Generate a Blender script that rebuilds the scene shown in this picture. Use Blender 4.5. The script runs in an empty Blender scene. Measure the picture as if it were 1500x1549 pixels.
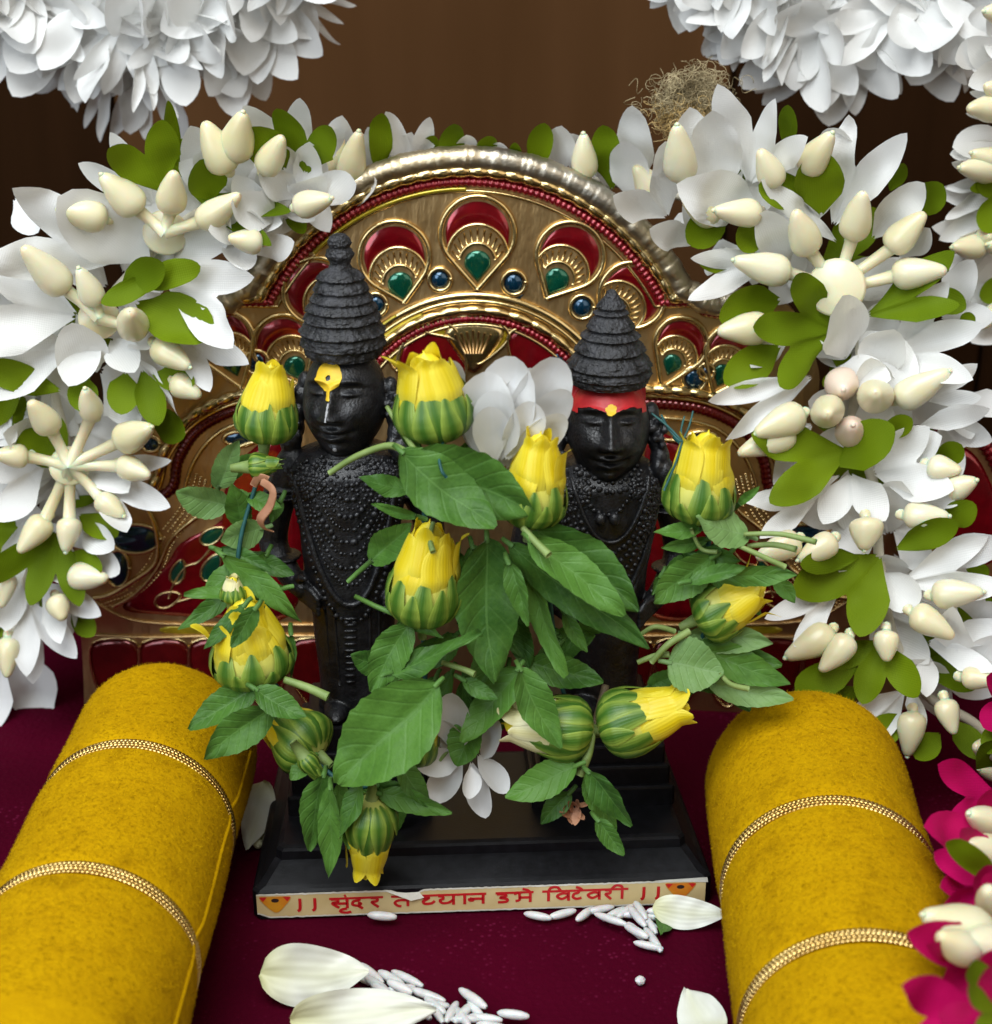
import bpy, math, random
from mathutils import Vector, Matrix, noise as mnoise
R = math.radians
random.seed(7)
scn = bpy.context.scene
col = scn.collection
MM = 0.001                       # everything below is laid out in millimetres

# ------------------------------------------------------------------ camera
PITCH, FPX = R(22.0), 2310.0
CAM = Vector((2.6, -240.0, 179.0))
FW = Vector((0, math.cos(PITCH), -math.sin(PITCH)))
UP = Vector((0, math.sin(PITCH), math.cos(PITCH)))
RT = Vector((1, 0, 0))
cd = bpy.data.cameras.new('camera')
cam = bpy.data.objects.new('camera', cd); col.objects.link(cam)
cam.location = CAM * MM
cam.rotation_euler = (R(90) - PITCH, 0, 0)
cd.sensor_fit = 'HORIZONTAL'; cd.sensor_width = 36.0; cd.lens = 36.0 * FPX / 1500.0
cd.clip_start = 0.01; cd.clip_end = 10.0
cd.dof.use_dof = True; cd.dof.focus_distance = 0.288; cd.dof.aperture_fstop = 26.0
scn.camera = cam

# ------------------------------------------------------------------ light
w = bpy.data.worlds.new('World'); scn.world = w; w.use_nodes = True
bg = w.node_tree.nodes['Background']; bg.inputs[0].default_value = (1.0, 0.87, 0.70, 1); bg.inputs[1].default_value = 0.065

def area(name, loc, target, size, power, colr, size_y=None):
    d = bpy.data.lights.new(name, 'AREA'); d.energy = power; d.color = colr
    d.shape = 'RECTANGLE'; d.size = size; d.size_y = size_y or size
    o = bpy.data.objects.new(name, d); col.objects.link(o)
    o.location = Vector(loc) * MM
    o.rotation_euler = (Vector(target) - Vector(loc)).to_track_quat('-Z', 'Y').to_euler()
    return o
area('ceiling_lamp', (-120, -260, 640), (0, 30, 60), 0.50, 6.9, (0.93, 0.975, 1.0))
area('window_light', (-420, -520, 280), (0, 30, 60), 0.40, 2.6, (0.80, 0.90, 1.0))
area('room_bounce', (460, -420, 380), (0, 30, 60), 0.60, 1.5, (1.0, 0.90, 0.76))

scn.view_settings.view_transform = 'Standard'
scn.view_settings.look = 'None'
scn.view_settings.exposure = 0.0
scn.view_settings.gamma = 1.0
scn.view_settings.use_curve_mapping = False
scn.render.engine = 'CYCLES'
scn.cycles.use_denoising = True
scn.cycles.max_bounces = 8

# ------------------------------------------------------------------ pixel -> place
def ray(px, py):
    return FW + RT * ((px - 750.0) / FPX) + UP * ((774.5 - py) / FPX)
def P(px, py, Y):
    d = ray(px, py); t = (Y - CAM.y) / d.y
    return CAM + d * t
def G(px, py, z=0.0):
    d = ray(px, py); t = (z - CAM.z) / d.z
    return CAM + d * t
def mmpx(p):                      # millimetres covered by one photo pixel at a place
    return (p - CAM).dot(FW) / FPX
def lerp(a, b, t): return a + (b - a) * t
def sstep(a, b, x):
    t = min(1, max(0, (x - a) / (b - a))); return t * t * (3 - 2 * t)
def catmull(pts, m=8, closed=False):
    pts = [Vector(p) for p in pts]; n = len(pts); out = []
    rng = range(n) if closed else range(n - 1)
    for i in rng:
        if closed: p0, p1, p2, p3 = pts[i-1], pts[i], pts[(i+1) % n], pts[(i+2) % n]
        else: p0, p1, p2, p3 = pts[max(i-1, 0)], pts[i], pts[i+1], pts[min(i+2, n-1)]
        for k in range(m):
            t = k / m
            out.append(0.5 * ((2*p1) + (p2-p0)*t + (2*p0-5*p1+4*p2-p3)*t*t + (3*p1-p0-3*p2+p3)*t**3))
    if not closed: out.append(pts[-1])
    return out
def resample(pts, step):
    out = [pts[0].copy()]; acc = 0.0
    for a, b in zip(pts, pts[1:]):
        L = (b - a).length
        if L < 1e-9: continue
        d = step - acc
        while d <= L:
            out.append(a.lerp(b, d / L)); d += step
        acc = L - (d - step)
    return out

# ------------------------------------------------------------------ scene objects
def thing(name, origin, label, cat, group=None):
    o = bpy.data.objects.new(name, None); col.objects.link(o)
    o.empty_display_size = 0.01
    o.location = Vector(origin) * MM
    o['label'] = label; o['category'] = cat
    if group: o['group'] = group
    return o
def root_of(o):
    v = Vector((0, 0, 0))
    while o is not None:
        v += o.location; o = o.parent
    return v
class MB:
    """collects shapes in millimetres, builds ONE mesh object"""
    def __init__(s): s.v = []; s.f = []; s.uv = {}; s.m = []
    def add(s, verts, faces, uvs=None, mi=0):
        k = len(s.v); s.v += [Vector(v) for v in verts]
        s.f += [tuple(i + k for i in f) for f in faces]; s.m += [mi] * len(faces)
        if uvs:
            for i, u in enumerate(uvs): s.uv[k + i] = u
        return s
    def grid(s, rows, uvs=None, closeu=False, mi=0):
        nv, nu = len(rows), len(rows[0])
        vs = [p for r in rows for p in r]; fs = []
        for j in range(nv - 1):
            for i in range(nu if closeu else nu - 1):
                a = j*nu + i; b = j*nu + (i+1) % nu
                fs.append((a, b, b + nu, a + nu))
        us = [u for r in uvs for u in r] if uvs else None
        return s.add(vs, fs, us, mi)
    def tube(s, pts, r, n=8, cap=True, up=None, flat=1.0, mi=0):
        pts = [Vector(p) for p in pts]; m = len(pts); rows = []
        ref = Vector(up) if up is not None else None
        prev = None
        for i, p in enumerate(pts):
            t = (pts[min(i+1, m-1)] - pts[max(i-1, 0)])
            if t.length < 1e-9: t = Vector((0, 0, 1))
            t.normalize()
            if ref is not None: a = ref - t * ref.dot(t)
            elif prev is not None: a = prev - t * prev.dot(t)
            else:
                a = Vector((0, -1, 0.1)); a = a - t * a.dot(t)
            if a.length < 1e-6: a = t.orthogonal()
            a.normalize(); prev = a; b = t.cross(a)
            rr = r(i / max(1, m - 1)) if callable(r) else r
            rows.append([p + a * (rr * flat * math.cos(2*math.pi*k/n)) + b * (rr * math.sin(2*math.pi*k/n)) for k in range(n)])
        k0 = len(s.v)
        s.grid(rows, closeu=True, mi=mi)
        if cap:
            s.f.append(tuple(k0 + k for k in range(n))); s.m.append(mi)
            s.f.append(tuple(k0 + (m-1)*n + k for k in reversed(range(n)))); s.m.append(mi)
        return s
    def ellipsoid(s, c, rx, ry, rz, nu=10, nv=6, M=None, mi=0):
        c = Vector(c); vs = []; fs = []
        for j in range(nv + 1):
            a = math.pi * j / nv
            for i in range(nu):
                b = 2 * math.pi * i / nu
                q = Vector((rx*math.sin(a)*math.cos(b), ry*math.sin(a)*math.sin(b), rz*math.cos(a)))
                vs.append(c + (M @ q if M else q))
        for j in range(nv):
            for i in range(nu):
                fs.append((j*nu+i, (j+1)*nu+i, (j+1)*nu+(i+1) % nu, j*nu+(i+1) % nu))
        return s.add(vs, fs, mi=mi)
    def lathe(s, base, axis, prof, n=16, c=None, mi=0):
        """prof: [(height, radius)], base + axis*height"""
        base = Vector(base); a = Vector(axis).normalized()
        c = Vector(c) if c is not None else a.orthogonal(); c = (c - a*c.dot(a)).normalized(); b = a.cross(c)
        rows = [[base + a*h + (c*math.cos(2*math.pi*k/n) + b*math.sin(2*math.pi*k/n))*r for k in range(n)] for h, r in prof]
        uvs = [[(k / n, j / (len(prof)-1)) for k in range(n)] for j in range(len(prof))]
        return s.grid(rows, uvs, closeu=True, mi=mi)
    def box(s, x0, x1, y0, y1, z0, z1, b=0.0, mi=0):
        # box with bevelled vertical and top edges
        def ring(i, z): return [(x0+i+b, y0+i, z), (x1-i-b, y0+i, z), (x1-i, y0+i+b, z), (x1-i, y1-i-b, z), (x1-i-b, y1-i, z), (x0+i+b, y1-i, z), (x0+i, y1-i-b, z), (x0+i, y0+i+b, z)]
        if b <= 0: b = 0.001
        rings = [ring(0, z0), ring(0, z1-b), ring(b*0.3, z1-b*0.3), ring(b, z1)]
        k0 = len(s.v); s.grid(rings, closeu=True, mi=mi)
        s.f.append(tuple(k0 + k for k in reversed(range(8)))); s.m.append(mi)
        s.f.append(tuple(k0 + 24 + k for k in range(8))); s.m.append(mi)
        return s
    def build(s, name, mats, parent=None, smooth=True, kind=None, label=None, xf=None):
        me = bpy.data.meshes.new(name)
        org = root_of(parent) if parent else Vector((0, 0, 0))
        vv = [(xf @ v if xf else v) * MM - org for v in s.v]
        me.from_pydata(vv, [], s.f)
        if not isinstance(mats, (list, tuple)): mats = [mats]
        for m in mats: me.materials.append(m)
        if len(mats) > 1:
            for p, mi in zip(me.polygons, s.m): p.material_index = mi
        if s.uv:
            lay = me.uv_layers.new(name='UVMap')
            vi = [l.vertex_index for l in me.loops]
            lay.data.foreach_set('uv', [c for i in vi for c in s.uv.get(i, (0.5, 0.5))])
        if smooth: me.polygons.foreach_set('use_smooth', [True] * len(me.polygons))
        me.update()
        o = bpy.data.objects.new(name, me); col.objects.link(o)
        if parent: o.parent = parent
        if kind: o['kind'] = kind
        if label: o['label'] = label
        return o

# ------------------------------------------------------------------ materials
def new_mat(name):
    m = bpy.data.materials.new(name); m.use_nodes = True
    nt = m.node_tree; b = nt.nodes['Principled BSDF']
    return m, nt, b
def nd(nt, t, **kw):
    n = nt.nodes.new(t)
    for k, v in kw.items():
        if k.startswith('i_'): n.inputs[int(k[2:])].default_value = v
        else: setattr(n, k, v)
    return n
def noise_tex(nt, scale, detail=3.0, rough=0.5, coord='Object'):
    tc = nd(nt, 'ShaderNodeTexCoord'); n = nd(nt, 'ShaderNodeTexNoise')
    n.inputs['Scale'].default_value = scale; n.inputs['Detail'].default_value = detail; n.inputs['Roughness'].default_value = rough
    nt.links.new(tc.outputs[coord], n.inputs['Vector'])
    return n
def ramp(nt, src, stops):
    r = nd(nt, 'ShaderNodeValToRGB'); e = r.color_ramp.elements
    while len(e) < len(stops): e.new(0.5)
    for q, (p, c) in zip(e, stops): q.position = p; q.color = (*c, 1)
    nt.links.new(src, r.inputs[0]); return r
def bump(nt, b, src, strength, dist):
    n = nd(nt, 'ShaderNodeBump'); n.inputs['Strength'].default_value = strength; n.inputs['Distance'].default_value = dist
    nt.links.new(src, n.inputs['Height']); nt.links.new(n.outputs[0], b.inputs['Normal']); return n
def simple(name, stops, scale, rough=0.5, metal=0.0, bscale=None, bstr=0.3, bdist=0.0003, detail=3, **kw):
    m, nt, b = new_mat(name)
    n = noise_tex(nt, scale, detail)
    r = ramp(nt, n.outputs['Fac'], stops)
    nt.links.new(r.outputs[0], b.inputs['Base Color'])
    b.inputs['Roughness'].default_value = rough; b.inputs['Metallic'].default_value = metal
    if bscale:
        n2 = noise_tex(nt, bscale, 3); bump(nt, b, n2.outputs['Fac'], bstr, bdist)
    for k, v in kw.items(): b.inputs[k.replace('_', ' ')].default_value = v
    return m
M = {}
def fabric(name, c0, c1, weave=2600, translucent=0.25, rough=0.55, spec=0.3, sheen=0.08):
    """thin satin cloth: fine crossed weave, some light through"""
    m, nt, b = new_mat(name)
    oi = nd(nt, 'ShaderNodeObjectInfo'); mix = nd(nt, 'ShaderNodeMix', data_type='RGBA')
    n = noise_tex(nt, 90, 3)
    ad = nd(nt, 'ShaderNodeMath', operation='ADD'); nt.links.new(oi.outputs['Random'], ad.inputs[0]); nt.links.new(n.outputs['Fac'], ad.inputs[1])
    ad2 = nd(nt, 'ShaderNodeMath', operation='MULTIPLY'); nt.links.new(ad.outputs[0], ad2.inputs[0]); ad2.inputs[1].default_value = 0.5
    nt.links.new(ad2.outputs[0], mix.inputs['Factor'])
    mix.inputs['A'].default_value = (*c0, 1); mix.inputs['B'].default_value = (*c1, 1)
    nt.links.new(mix.outputs['Result'], b.inputs['Base Color'])
    b.inputs['Roughness'].default_value = rough
    b.inputs['Sheen Weight'].default_value = sheen; b.inputs['Specular IOR Level'].default_value = spec
    uv = nd(nt, 'ShaderNodeUVMap')
    w1 = nd(nt, 'ShaderNodeTexWave', bands_direction='X'); w2 = nd(nt, 'ShaderNodeTexWave', bands_direction='Y')
    for q in (w1, w2):
        q.inputs['Scale'].default_value = weave / 1000.0; q.inputs['Distortion'].default_value = 0.6
        nt.links.new(uv.outputs[0], q.inputs['Vector'])
    mx = nd(nt, 'ShaderNodeMath', operation='ADD'); nt.links.new(w1.outputs['Fac'], mx.inputs[0]); nt.links.new(w2.outputs['Fac'], mx.inputs[1])
    bump(nt, b, mx.outputs[0], 0.28, 0.00008)
    tr = nd(nt, 'ShaderNodeBsdfTranslucent'); nt.links.new(mix.outputs['Result'], tr.inputs[0])
    ms = nd(nt, 'ShaderNodeMixShader'); ms.inputs[0].default_value = translucent
    nt.links.new(b.outputs[0], ms.inputs[1]); nt.links.new(tr.outputs[0], ms.inputs[2])
    nt.links.new(ms.outputs[0], nt.nodes['Material Output'].inputs[0])
    return m
M['white'] = fabric('white_satin', (0.87, 0.87, 0.855), (0.84, 0.835, 0.81), weave=700, translucent=0.3)
M['green'] = fabric('green_satin', (0.080, 0.135, 0.002), (0.165, 0.235, 0.003), weave=700, translucent=0.15, rough=0.65, spec=0.12, sheen=0.0)
M['pink'] = fabric('magenta_satin', (0.42, 0.003, 0.075), (0.58, 0.005, 0.13), weave=700, translucent=0.15, spec=0.12, sheen=0.0)
M['bud'] = simple('cream_plastic', [(0.3, (0.62, 0.57, 0.33)), (0.5, (0.68, 0.635, 0.42)), (0.7, (0.70, 0.68, 0.50))], 70, 0.28, Subsurface_Weight=0.6, Subsurface_Scale=0.002)
M['budpink'] = simple('blush_plastic', [(0.3, (0.70, 0.52, 0.42)), (0.7, (0.74, 0.62, 0.5))], 120, 0.33, Subsurface_Weight=0.3, Subsurface_Scale=0.002)
M['cord'] = simple('cord_cotton', [(0.3, (0.5, 0.46, 0.36)), (0.7, (0.6, 0.56, 0.45))], 400, 0.8)
def gold_mat(name, c0, c1, rough, bstr, bscale=700, stretch=(1, 1, 0.35)):
    m, nt, b = new_mat(name)
    tc = nd(nt, 'ShaderNodeTexCoord'); mp = nd(nt, 'ShaderNodeMapping'); mp.inputs['Scale'].default_value = stretch
    nt.links.new(tc.outputs['Object'], mp.inputs['Vector'])
    n = nd(nt, 'ShaderNodeTexNoise'); n.inputs['Scale'].default_value = bscale; n.inputs['Detail'].default_value = 3
    nt.links.new(mp.outputs[0], n.inputs['Vector'])
    n2 = noise_tex(nt, 60, 3)
    r = ramp(nt, n2.outputs['Fac'], [(0.35, c0), (0.65, c1)])
    nt.links.new(r.outputs[0], b.inputs['Base Color'])
    b.inputs['Metallic'].default_value = 1.0; b.inputs['Roughness'].default_value = rough
    bump(nt, b, n.outputs['Fac'], bstr, 0.0004)
    return m
M['gold'] = gold_mat('embossed_gold_foil', (0.44, 0.28, 0.12), (0.56, 0.38, 0.18), 0.42, 1.0, 420)
M['goldrim'] = gold_mat('gold_moulding', (0.66, 0.48, 0.21), (0.78, 0.60, 0.30), 0.24, 0.25, 500, (1, 1, 1))
M['silver'] = gold_mat('worn_silvered_rim', (0.46, 0.42, 0.35), (0.54, 0.44, 0.28), 0.42, 1.0, 330, (1, 1, 1))
M['braid'] = gold_mat('gold_braid', (0.62, 0.40, 0.12), (0.75, 0.55, 0.22), 0.28, 0.2, 900, (1, 1, 1))
def enamel(name, c, rough=0.16):
    m, nt, b = new_mat(name)
    n = noise_tex(nt, 350, 3); r = ramp(nt, n.outputs['Fac'], [(0.35, tuple(x*0.7 for x in c)), (0.7, c)])
    nt.links.new(r.outputs[0], b.inputs['Base Color'])
    b.inputs['Metallic'].default_value = 0.55; b.inputs['Roughness'].default_value = rough
    b.inputs['Coat Weight'].default_value = 0.7; b.inputs['Coat Roughness'].default_value = 0.08
    bump(nt, b, n.outputs['Fac'], 0.25, 0.0004)
    return m
M['red'] = enamel('red_enamel', (0.27, 0.004, 0.010))
M['redbead'] = enamel('red_beaded_enamel', (0.32, 0.006, 0.016), 0.22)
M['dred'] = enamel('dark_red_enamel', (0.16, 0.006, 0.006))
M['jade'] = enamel('green_jewel', (0.006, 0.12, 0.065), 0.08)
M['blue'] = enamel('blue_jewel', (0.006, 0.05, 0.10), 0.08)
M['yenamel'] = enamel('yellow_enamel', (0.55, 0.42, 0.02), 0.25)
def black_mat(name, dust, rough, bstr, rv=0.11):
    m, nt, b = new_mat(name)
    n = noise_tex(nt, 500, 4, 0.6); n2 = noise_tex(nt, 2200, 2)
    r = ramp(nt, n.outputs['Fac'], [(0.4, (0.005, 0.005, 0.006)), (0.75, (0.006 + dust, 0.006 + dust, 0.008 + dust*1.1))])
    nt.links.new(r.outputs[0], b.inputs['Base Color'])
    rr = ramp(nt, n.outputs['Fac'], [(0.3, (rough-rv,)*3), (0.7, (rough+rv,)*3)])
    nt.links.new(rr.outputs[0], b.inputs['Roughness'])
    ad = nd(nt, 'ShaderNodeMath', operation='ADD'); nt.links.new(n.outputs['Fac'], ad.inputs[0]); nt.links.new(n2.outputs['Fac'], ad.inputs[1])
    bump(nt, b, ad.outputs[0], bstr, 0.0004)
    return m
M['black'] = black_mat('black_stone', 0.008, 0.42, 0.4)
M['crown'] = black_mat('dusty_black_stone', 0.04, 0.58, 0.7)
M['plinth'] = black_mat('worn_black_lacquer', 0.003, 0.40, 0.05, 0.03)
M['plinth'].node_tree.nodes['Principled BSDF'].inputs['Specular IOR Level'].default_value = 0.2
M['ypaint'] = simple('yellow_paste', [(0.3, (0.62, 0.38, 0.01)), (0.7, (0.72, 0.48, 0.02))], 400, 0.55, bscale=900)
M['rpaint'] = simple('red_paste', [(0.35, (0.38, 0.012, 0.016)), (0.7, (0.55, 0.02, 0.025))], 350, 0.5, bscale=700)
M['wpaint'] = simple('white_paste', [(0.3, (0.2, 0.2, 0.21)), (0.7, (0.34, 0.34, 0.35))], 400, 0.6)
M['paper'] = simple('cream_paper_label', [(0.35, (0.62, 0.47, 0.22)), (0.65, (0.70, 0.56, 0.29))], 150, 0.55, bscale=600, bstr=0.1)
M['paperw'] = simple('torn_white_paper', [(0.35, (0.62, 0.6, 0.52)), (0.65, (0.75, 0.74, 0.68))], 300, 0.7, bscale=700)
M['rletter'] = simple('red_print', [(0.3, (0.52, 0.008, 0.012)), (0.7, (0.60, 0.015, 0.02))], 200, 0.5)
M['orange'] = simple('orange_print', [(0.3, (0.62, 0.12, 0.01)), (0.7, (0.70, 0.33, 0.02))], 260, 0.5)
M['dark'] = simple('dark_print', [(0.3, (0.02, 0.01, 0.01)), (0.7, (0.04, 0.02, 0.02))], 200, 0.5)
def leaf_mat(name, c0, c1, vein):
    m, nt, b = new_mat(name)
    oi = nd(nt, 'ShaderNodeObjectInfo'); n = noise_tex(nt, 160, 4)
    ad = nd(nt, 'ShaderNodeMath', operation='MULTIPLY_ADD'); nt.links.new(oi.outputs['Random'], ad.inputs[0]); ad.inputs[1].default_value = 0.62
    nf = noise_tex(nt, 1300, 3); mf = nd(nt, 'ShaderNodeMath', operation='MULTIPLY_ADD'); nt.links.new(nf.outputs['Fac'], mf.inputs[0]); mf.inputs[1].default_value = 0.45; nt.links.new(n.outputs['Fac'], mf.inputs[2])
    mg2 = nd(nt, 'ShaderNodeMath', operation='SUBTRACT'); nt.links.new(mf.outputs[0], mg2.inputs[0]); mg2.inputs[1].default_value = 0.22
    nt.links.new(mg2.outputs[0], ad.inputs[2])
    r = ramp(nt, ad.outputs[0], [(0.30, c0), (1.0, c1)])
    # side veins from the leaf's own coordinates
    uv = nd(nt, 'ShaderNodeUVMap'); sp = nd(nt, 'ShaderNodeSeparateXYZ'); nt.links.new(uv.outputs[0], sp.inputs[0])
    a1 = nd(nt, 'ShaderNodeMath', operation='SUBTRACT'); nt.links.new(sp.outputs[0], a1.inputs[0]); a1.inputs[1].default_value = 0.5
    a2 = nd(nt, 'ShaderNodeMath', operation='ABSOLUTE'); nt.links.new(a1.outputs[0], a2.inputs[0])
    a3 = nd(nt, 'ShaderNodeMath', operation='MULTIPLY_ADD'); nt.links.new(a2.outputs[0], a3.inputs[0]); a3.inputs[1].default_value = -0.45; nt.links.new(sp.outputs[1], a3.inputs[2])
    a4 = nd(nt, 'ShaderNodeMath', operation='MULTIPLY'); nt.links.new(a3.outputs[0], a4.inputs[0]); a4.inputs[1].default_value = 44.0
    a5 = nd(nt, 'ShaderNodeMath', operation='SINE'); nt.links.new(a4.outputs[0], a5.inputs[0])
    a6 = nd(nt, 'ShaderNodeMath', operation='POWER'); a6b = nd(nt, 'ShaderNodeMath', operation='MULTIPLY_ADD'); nt.links.new(a5.outputs[0], a6b.inputs[0]); a6b.inputs[1].default_value = 0.5; a6b.inputs[2].default_value = 0.5
    nt.links.new(a6b.outputs[0], a6.inputs[0]); a6.inputs[1].default_value = 14.0
    mid = nd(nt, 'ShaderNodeMath', operation='LESS_THAN'); nt.links.new(a2.outputs[0], mid.inputs[0]); mid.inputs[1].default_value = 0.018
    mxx = nd(nt, 'ShaderNodeMath', operation='MAXIMUM'); sc6 = nd(nt, 'ShaderNodeMath', operation='MULTIPLY'); nt.links.new(a6.outputs[0], sc6.inputs[0]); sc6.inputs[1].default_value = 0.35
    nt.links.new(sc6.outputs[0], mxx.inputs[0]); nt.links.new(mid.outputs[0], mxx.inputs[1])
    vm = nd(nt, 'ShaderNodeMath', operation='MULTIPLY'); nt.links.new(mxx.outputs[0], vm.inputs[0]); vm.inputs[1].default_value = 0.4
    mix = nd(nt, 'ShaderNodeMix', data_type='RGBA'); nt.links.new(vm.outputs[0], mix.inputs['Factor'])
    nt.links.new(r.outputs[0], mix.inputs['A']); mix.inputs['B'].default_value = (*vein, 1)
    # paler underside
    geo = nd(nt, 'ShaderNodeNewGeometry'); mix2 = nd(nt, 'ShaderNodeMix', data_type='RGBA')
    bf = nd(nt, 'ShaderNodeMath', operation='MULTIPLY'); nt.links.new(geo.outputs['Backfacing'], bf.inputs[0]); bf.inputs[1].default_value = 0.45
    nt.links.new(bf.outputs[0], mix2.inputs['Factor']); nt.links.new(mix.outputs['Result'], mix2.inputs['A']); mix2.inputs['B'].default_value = (0.19, 0.26, 0.13, 1)
    nt.links.new(mix2.outputs['Result'], b.inputs['Base Color'])
    b.inputs['Roughness'].default_value = 0.5; b.inputs['Specular IOR Level'].default_value = 0.3; b.inputs['Sheen Weight'].default_value = 0.04
    n3 = noise_tex(nt, 1100, 2); ad3 = nd(nt, 'ShaderNodeMath', operation='MULTIPLY_ADD'); nt.links.new(n3.outputs['Fac'], ad3.inputs[0]); ad3.inputs[1].default_value = 0.5
    ng = nd(nt, 'ShaderNodeMath', operation='MULTIPLY'); nt.links.new(mxx.outputs[0], ng.inputs[0]); ng.inputs[1].default_value = -0.8; nt.links.new(ng.outputs[0], ad3.inputs[2])
    bump(nt, b, ad3.outputs[0], 0.5, 0.0004)
    tr = nd(nt, 'ShaderNodeBsdfTranslucent'); nt.links.new(mix2.outputs['Result'], tr.inputs[0])
    ms = nd(nt, 'ShaderNodeMixShader'); ms.inputs[0].default_value = 0.18
    nt.links.new(b.outputs[0], ms.inputs[1]); nt.links.new(tr.outputs[0], ms.inputs[2]); nt.links.new(ms.outputs[0], nt.nodes['Material Output'].inputs[0])
    return m
M['leaf'] = leaf_mat('basil_leaf', (0.022, 0.080, 0.008), (0.080, 0.195, 0.026), (0.12, 0.25, 0.06))
M['leafpale'] = leaf_mat('pale_basil_leaf', (0.10, 0.20, 0.05), (0.17, 0.29, 0.09), (0.2, 0.32, 0.13))
M['stem'] = simple('green_stem', [(0.3, (0.13, 0.20, 0.045)), (0.7, (0.22, 0.30, 0.09))], 300, 0.6)
M['bstem'] = simple('brown_stem', [(0.3, (0.08, 0.06, 0.03)), (0.7, (0.16, 0.11, 0.06))], 500, 0.7)
M['dry'] = simple('dried_petal', [(0.3, (0.28, 0.12, 0.06)), (0.7, (0.40, 0.20, 0.11))], 400, 0.6)
def strip_mat(name, mid, edge, p0, p1, rough=0.45, trans=0.2, tip=None):
    """petal / sepal: colour runs from the middle line to the edges, fine lengthwise lines"""
    m, nt, b = new_mat(name)
    uv = nd(nt, 'ShaderNodeUVMap'); sp = nd(nt, 'ShaderNodeSeparateXYZ'); nt.links.new(uv.outputs[0], sp.inputs[0])
    a1 = nd(nt, 'ShaderNodeMath', operation='SUBTRACT'); nt.links.new(sp.outputs[0], a1.inputs[0]); a1.inputs[1].default_value = 0.5
    a2 = nd(nt, 'ShaderNodeMath', operation='ABSOLUTE'); nt.links.new(a1.outputs[0], a2.inputs[0])
    n = noise_tex(nt, 260, 3); a3 = nd(nt, 'ShaderNodeMath', operation='MULTIPLY_ADD'); nt.links.new(n.outputs['Fac'], a3.inputs[0]); a3.inputs[1].default_value = 0.3; nt.links.new(a2.outputs[0], a3.inputs[2])
    r = ramp(nt, a3.outputs[0], [(p0, mid), (p1, edge)])
    src = r.outputs[0]
    if tip:
        r2 = ramp(nt, sp.outputs[1], [(tip[0], (0, 0, 0)), (tip[1], (1, 1, 1))])
        mx = nd(nt, 'ShaderNodeMix', data_type='RGBA'); nt.links.new(r2.outputs[0], mx.inputs['Factor']); nt.links.new(src, mx.inputs['B']); mx.inputs['A'].default_value = (*tip[2], 1); src = mx.outputs['Result']
    nt.links.new(src, b.inputs['Base Color'])
    b.inputs['Roughness'].default_value = rough
    wv = nd(nt, 'ShaderNodeTexWave', bands_direction='X'); wv.inputs['Scale'].default_value = 2.2; wv.inputs['Distortion'].default_value = 1.0; nt.links.new(uv.outputs[0], wv.inputs['Vector'])
    bump(nt, b, wv.outputs['Fac'], 0.12, 0.0003)
    tr = nd(nt, 'ShaderNodeBsdfTranslucent'); nt.links.new(src, tr.inputs[0])
    ms = nd(nt, 'ShaderNodeMixShader'); ms.inputs[0].default_value = trans
    nt.links.new(b.outputs[0], ms.inputs[1]); nt.links.new(tr.outputs[0], ms.inputs[2]); nt.links.new(ms.outputs[0], nt.nodes['Material Output'].inputs[0])
    return m
M['ypetal'] = strip_mat('yellow_petal', (0.74, 0.57, 0.004), (0.82, 0.69, 0.05), 0.12, 0.6, tip=(0.0, 0.5, (0.55, 0.57, 0.10)))
M['cpetal'] = strip_mat('cream_petal', (0.72, 0.66, 0.30), (0.78, 0.74, 0.45), 0.1, 0.6)
M['sepal'] = strip_mat('green_sepal', (0.045, 0.13, 0.010), (0.24, 0.34, 0.045), 0.22, 0.62, trans=0.1)
M['core'] = strip_mat('bud_core', (0.78, 0.62, 0.02), (0.8, 0.64, 0.03), 0.2, 0.7, trans=0.05, tip=(0.3, 0.75, (0.46, 0.50, 0.12)))
M['wpetal'] = strip_mat('white_petal', (0.80, 0.80, 0.80), (0.78, 0.78, 0.77), 0.1, 0.6, trans=0.3)
M['loose'] = strip_mat('ivory_petal', (0.72, 0.73, 0.55), (0.78, 0.79, 0.70), 0.1, 0.5, trans=0.2, tip=(0.0, 0.35, (0.66, 0.66, 0.36)))
M['rice'] = simple('rice', [(0.3, (0.52, 0.52, 0.52)), (0.7, (0.66, 0.66, 0.65))], 500, 0.35, Subsurface_Weight=0.4, Subsurface_Scale=0.001)
M['thread'] = simple('teal_thread', [(0.3, (0.004, 0.05, 0.05)), (0.7, (0.01, 0.09, 0.08))], 500, 0.6)
M['felt'] = simple('yellow_felt', [(0.28, (0.30, 0.158, 0.0005)), (0.42, (0.42, 0.23, 0.0008)), (0.75, (0.48, 0.275, 0.001))], 170, 1.0, bscale=900, bstr=0.5, bdist=0.0005, detail=7, Specular_IOR_Level=0.05)
M['nap'] = simple('felt_fibres', [(0.36, (0.28, 0.148, 0.0006)), (0.64, (0.57, 0.34, 0.002))], 1200, 1.0, Specular_IOR_Level=0.05)
M['wool'] = simple('wool_fibres', [(0.35, (0.20, 0.15, 0.07)), (0.65, (0.55, 0.45, 0.26))], 150, 0.6)
M['woolgold'] = simple('golden_wool', [(0.35, (0.5, 0.33, 0.11)), (0.65, (0.68, 0.50, 0.24))], 150, 0.7)
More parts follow.
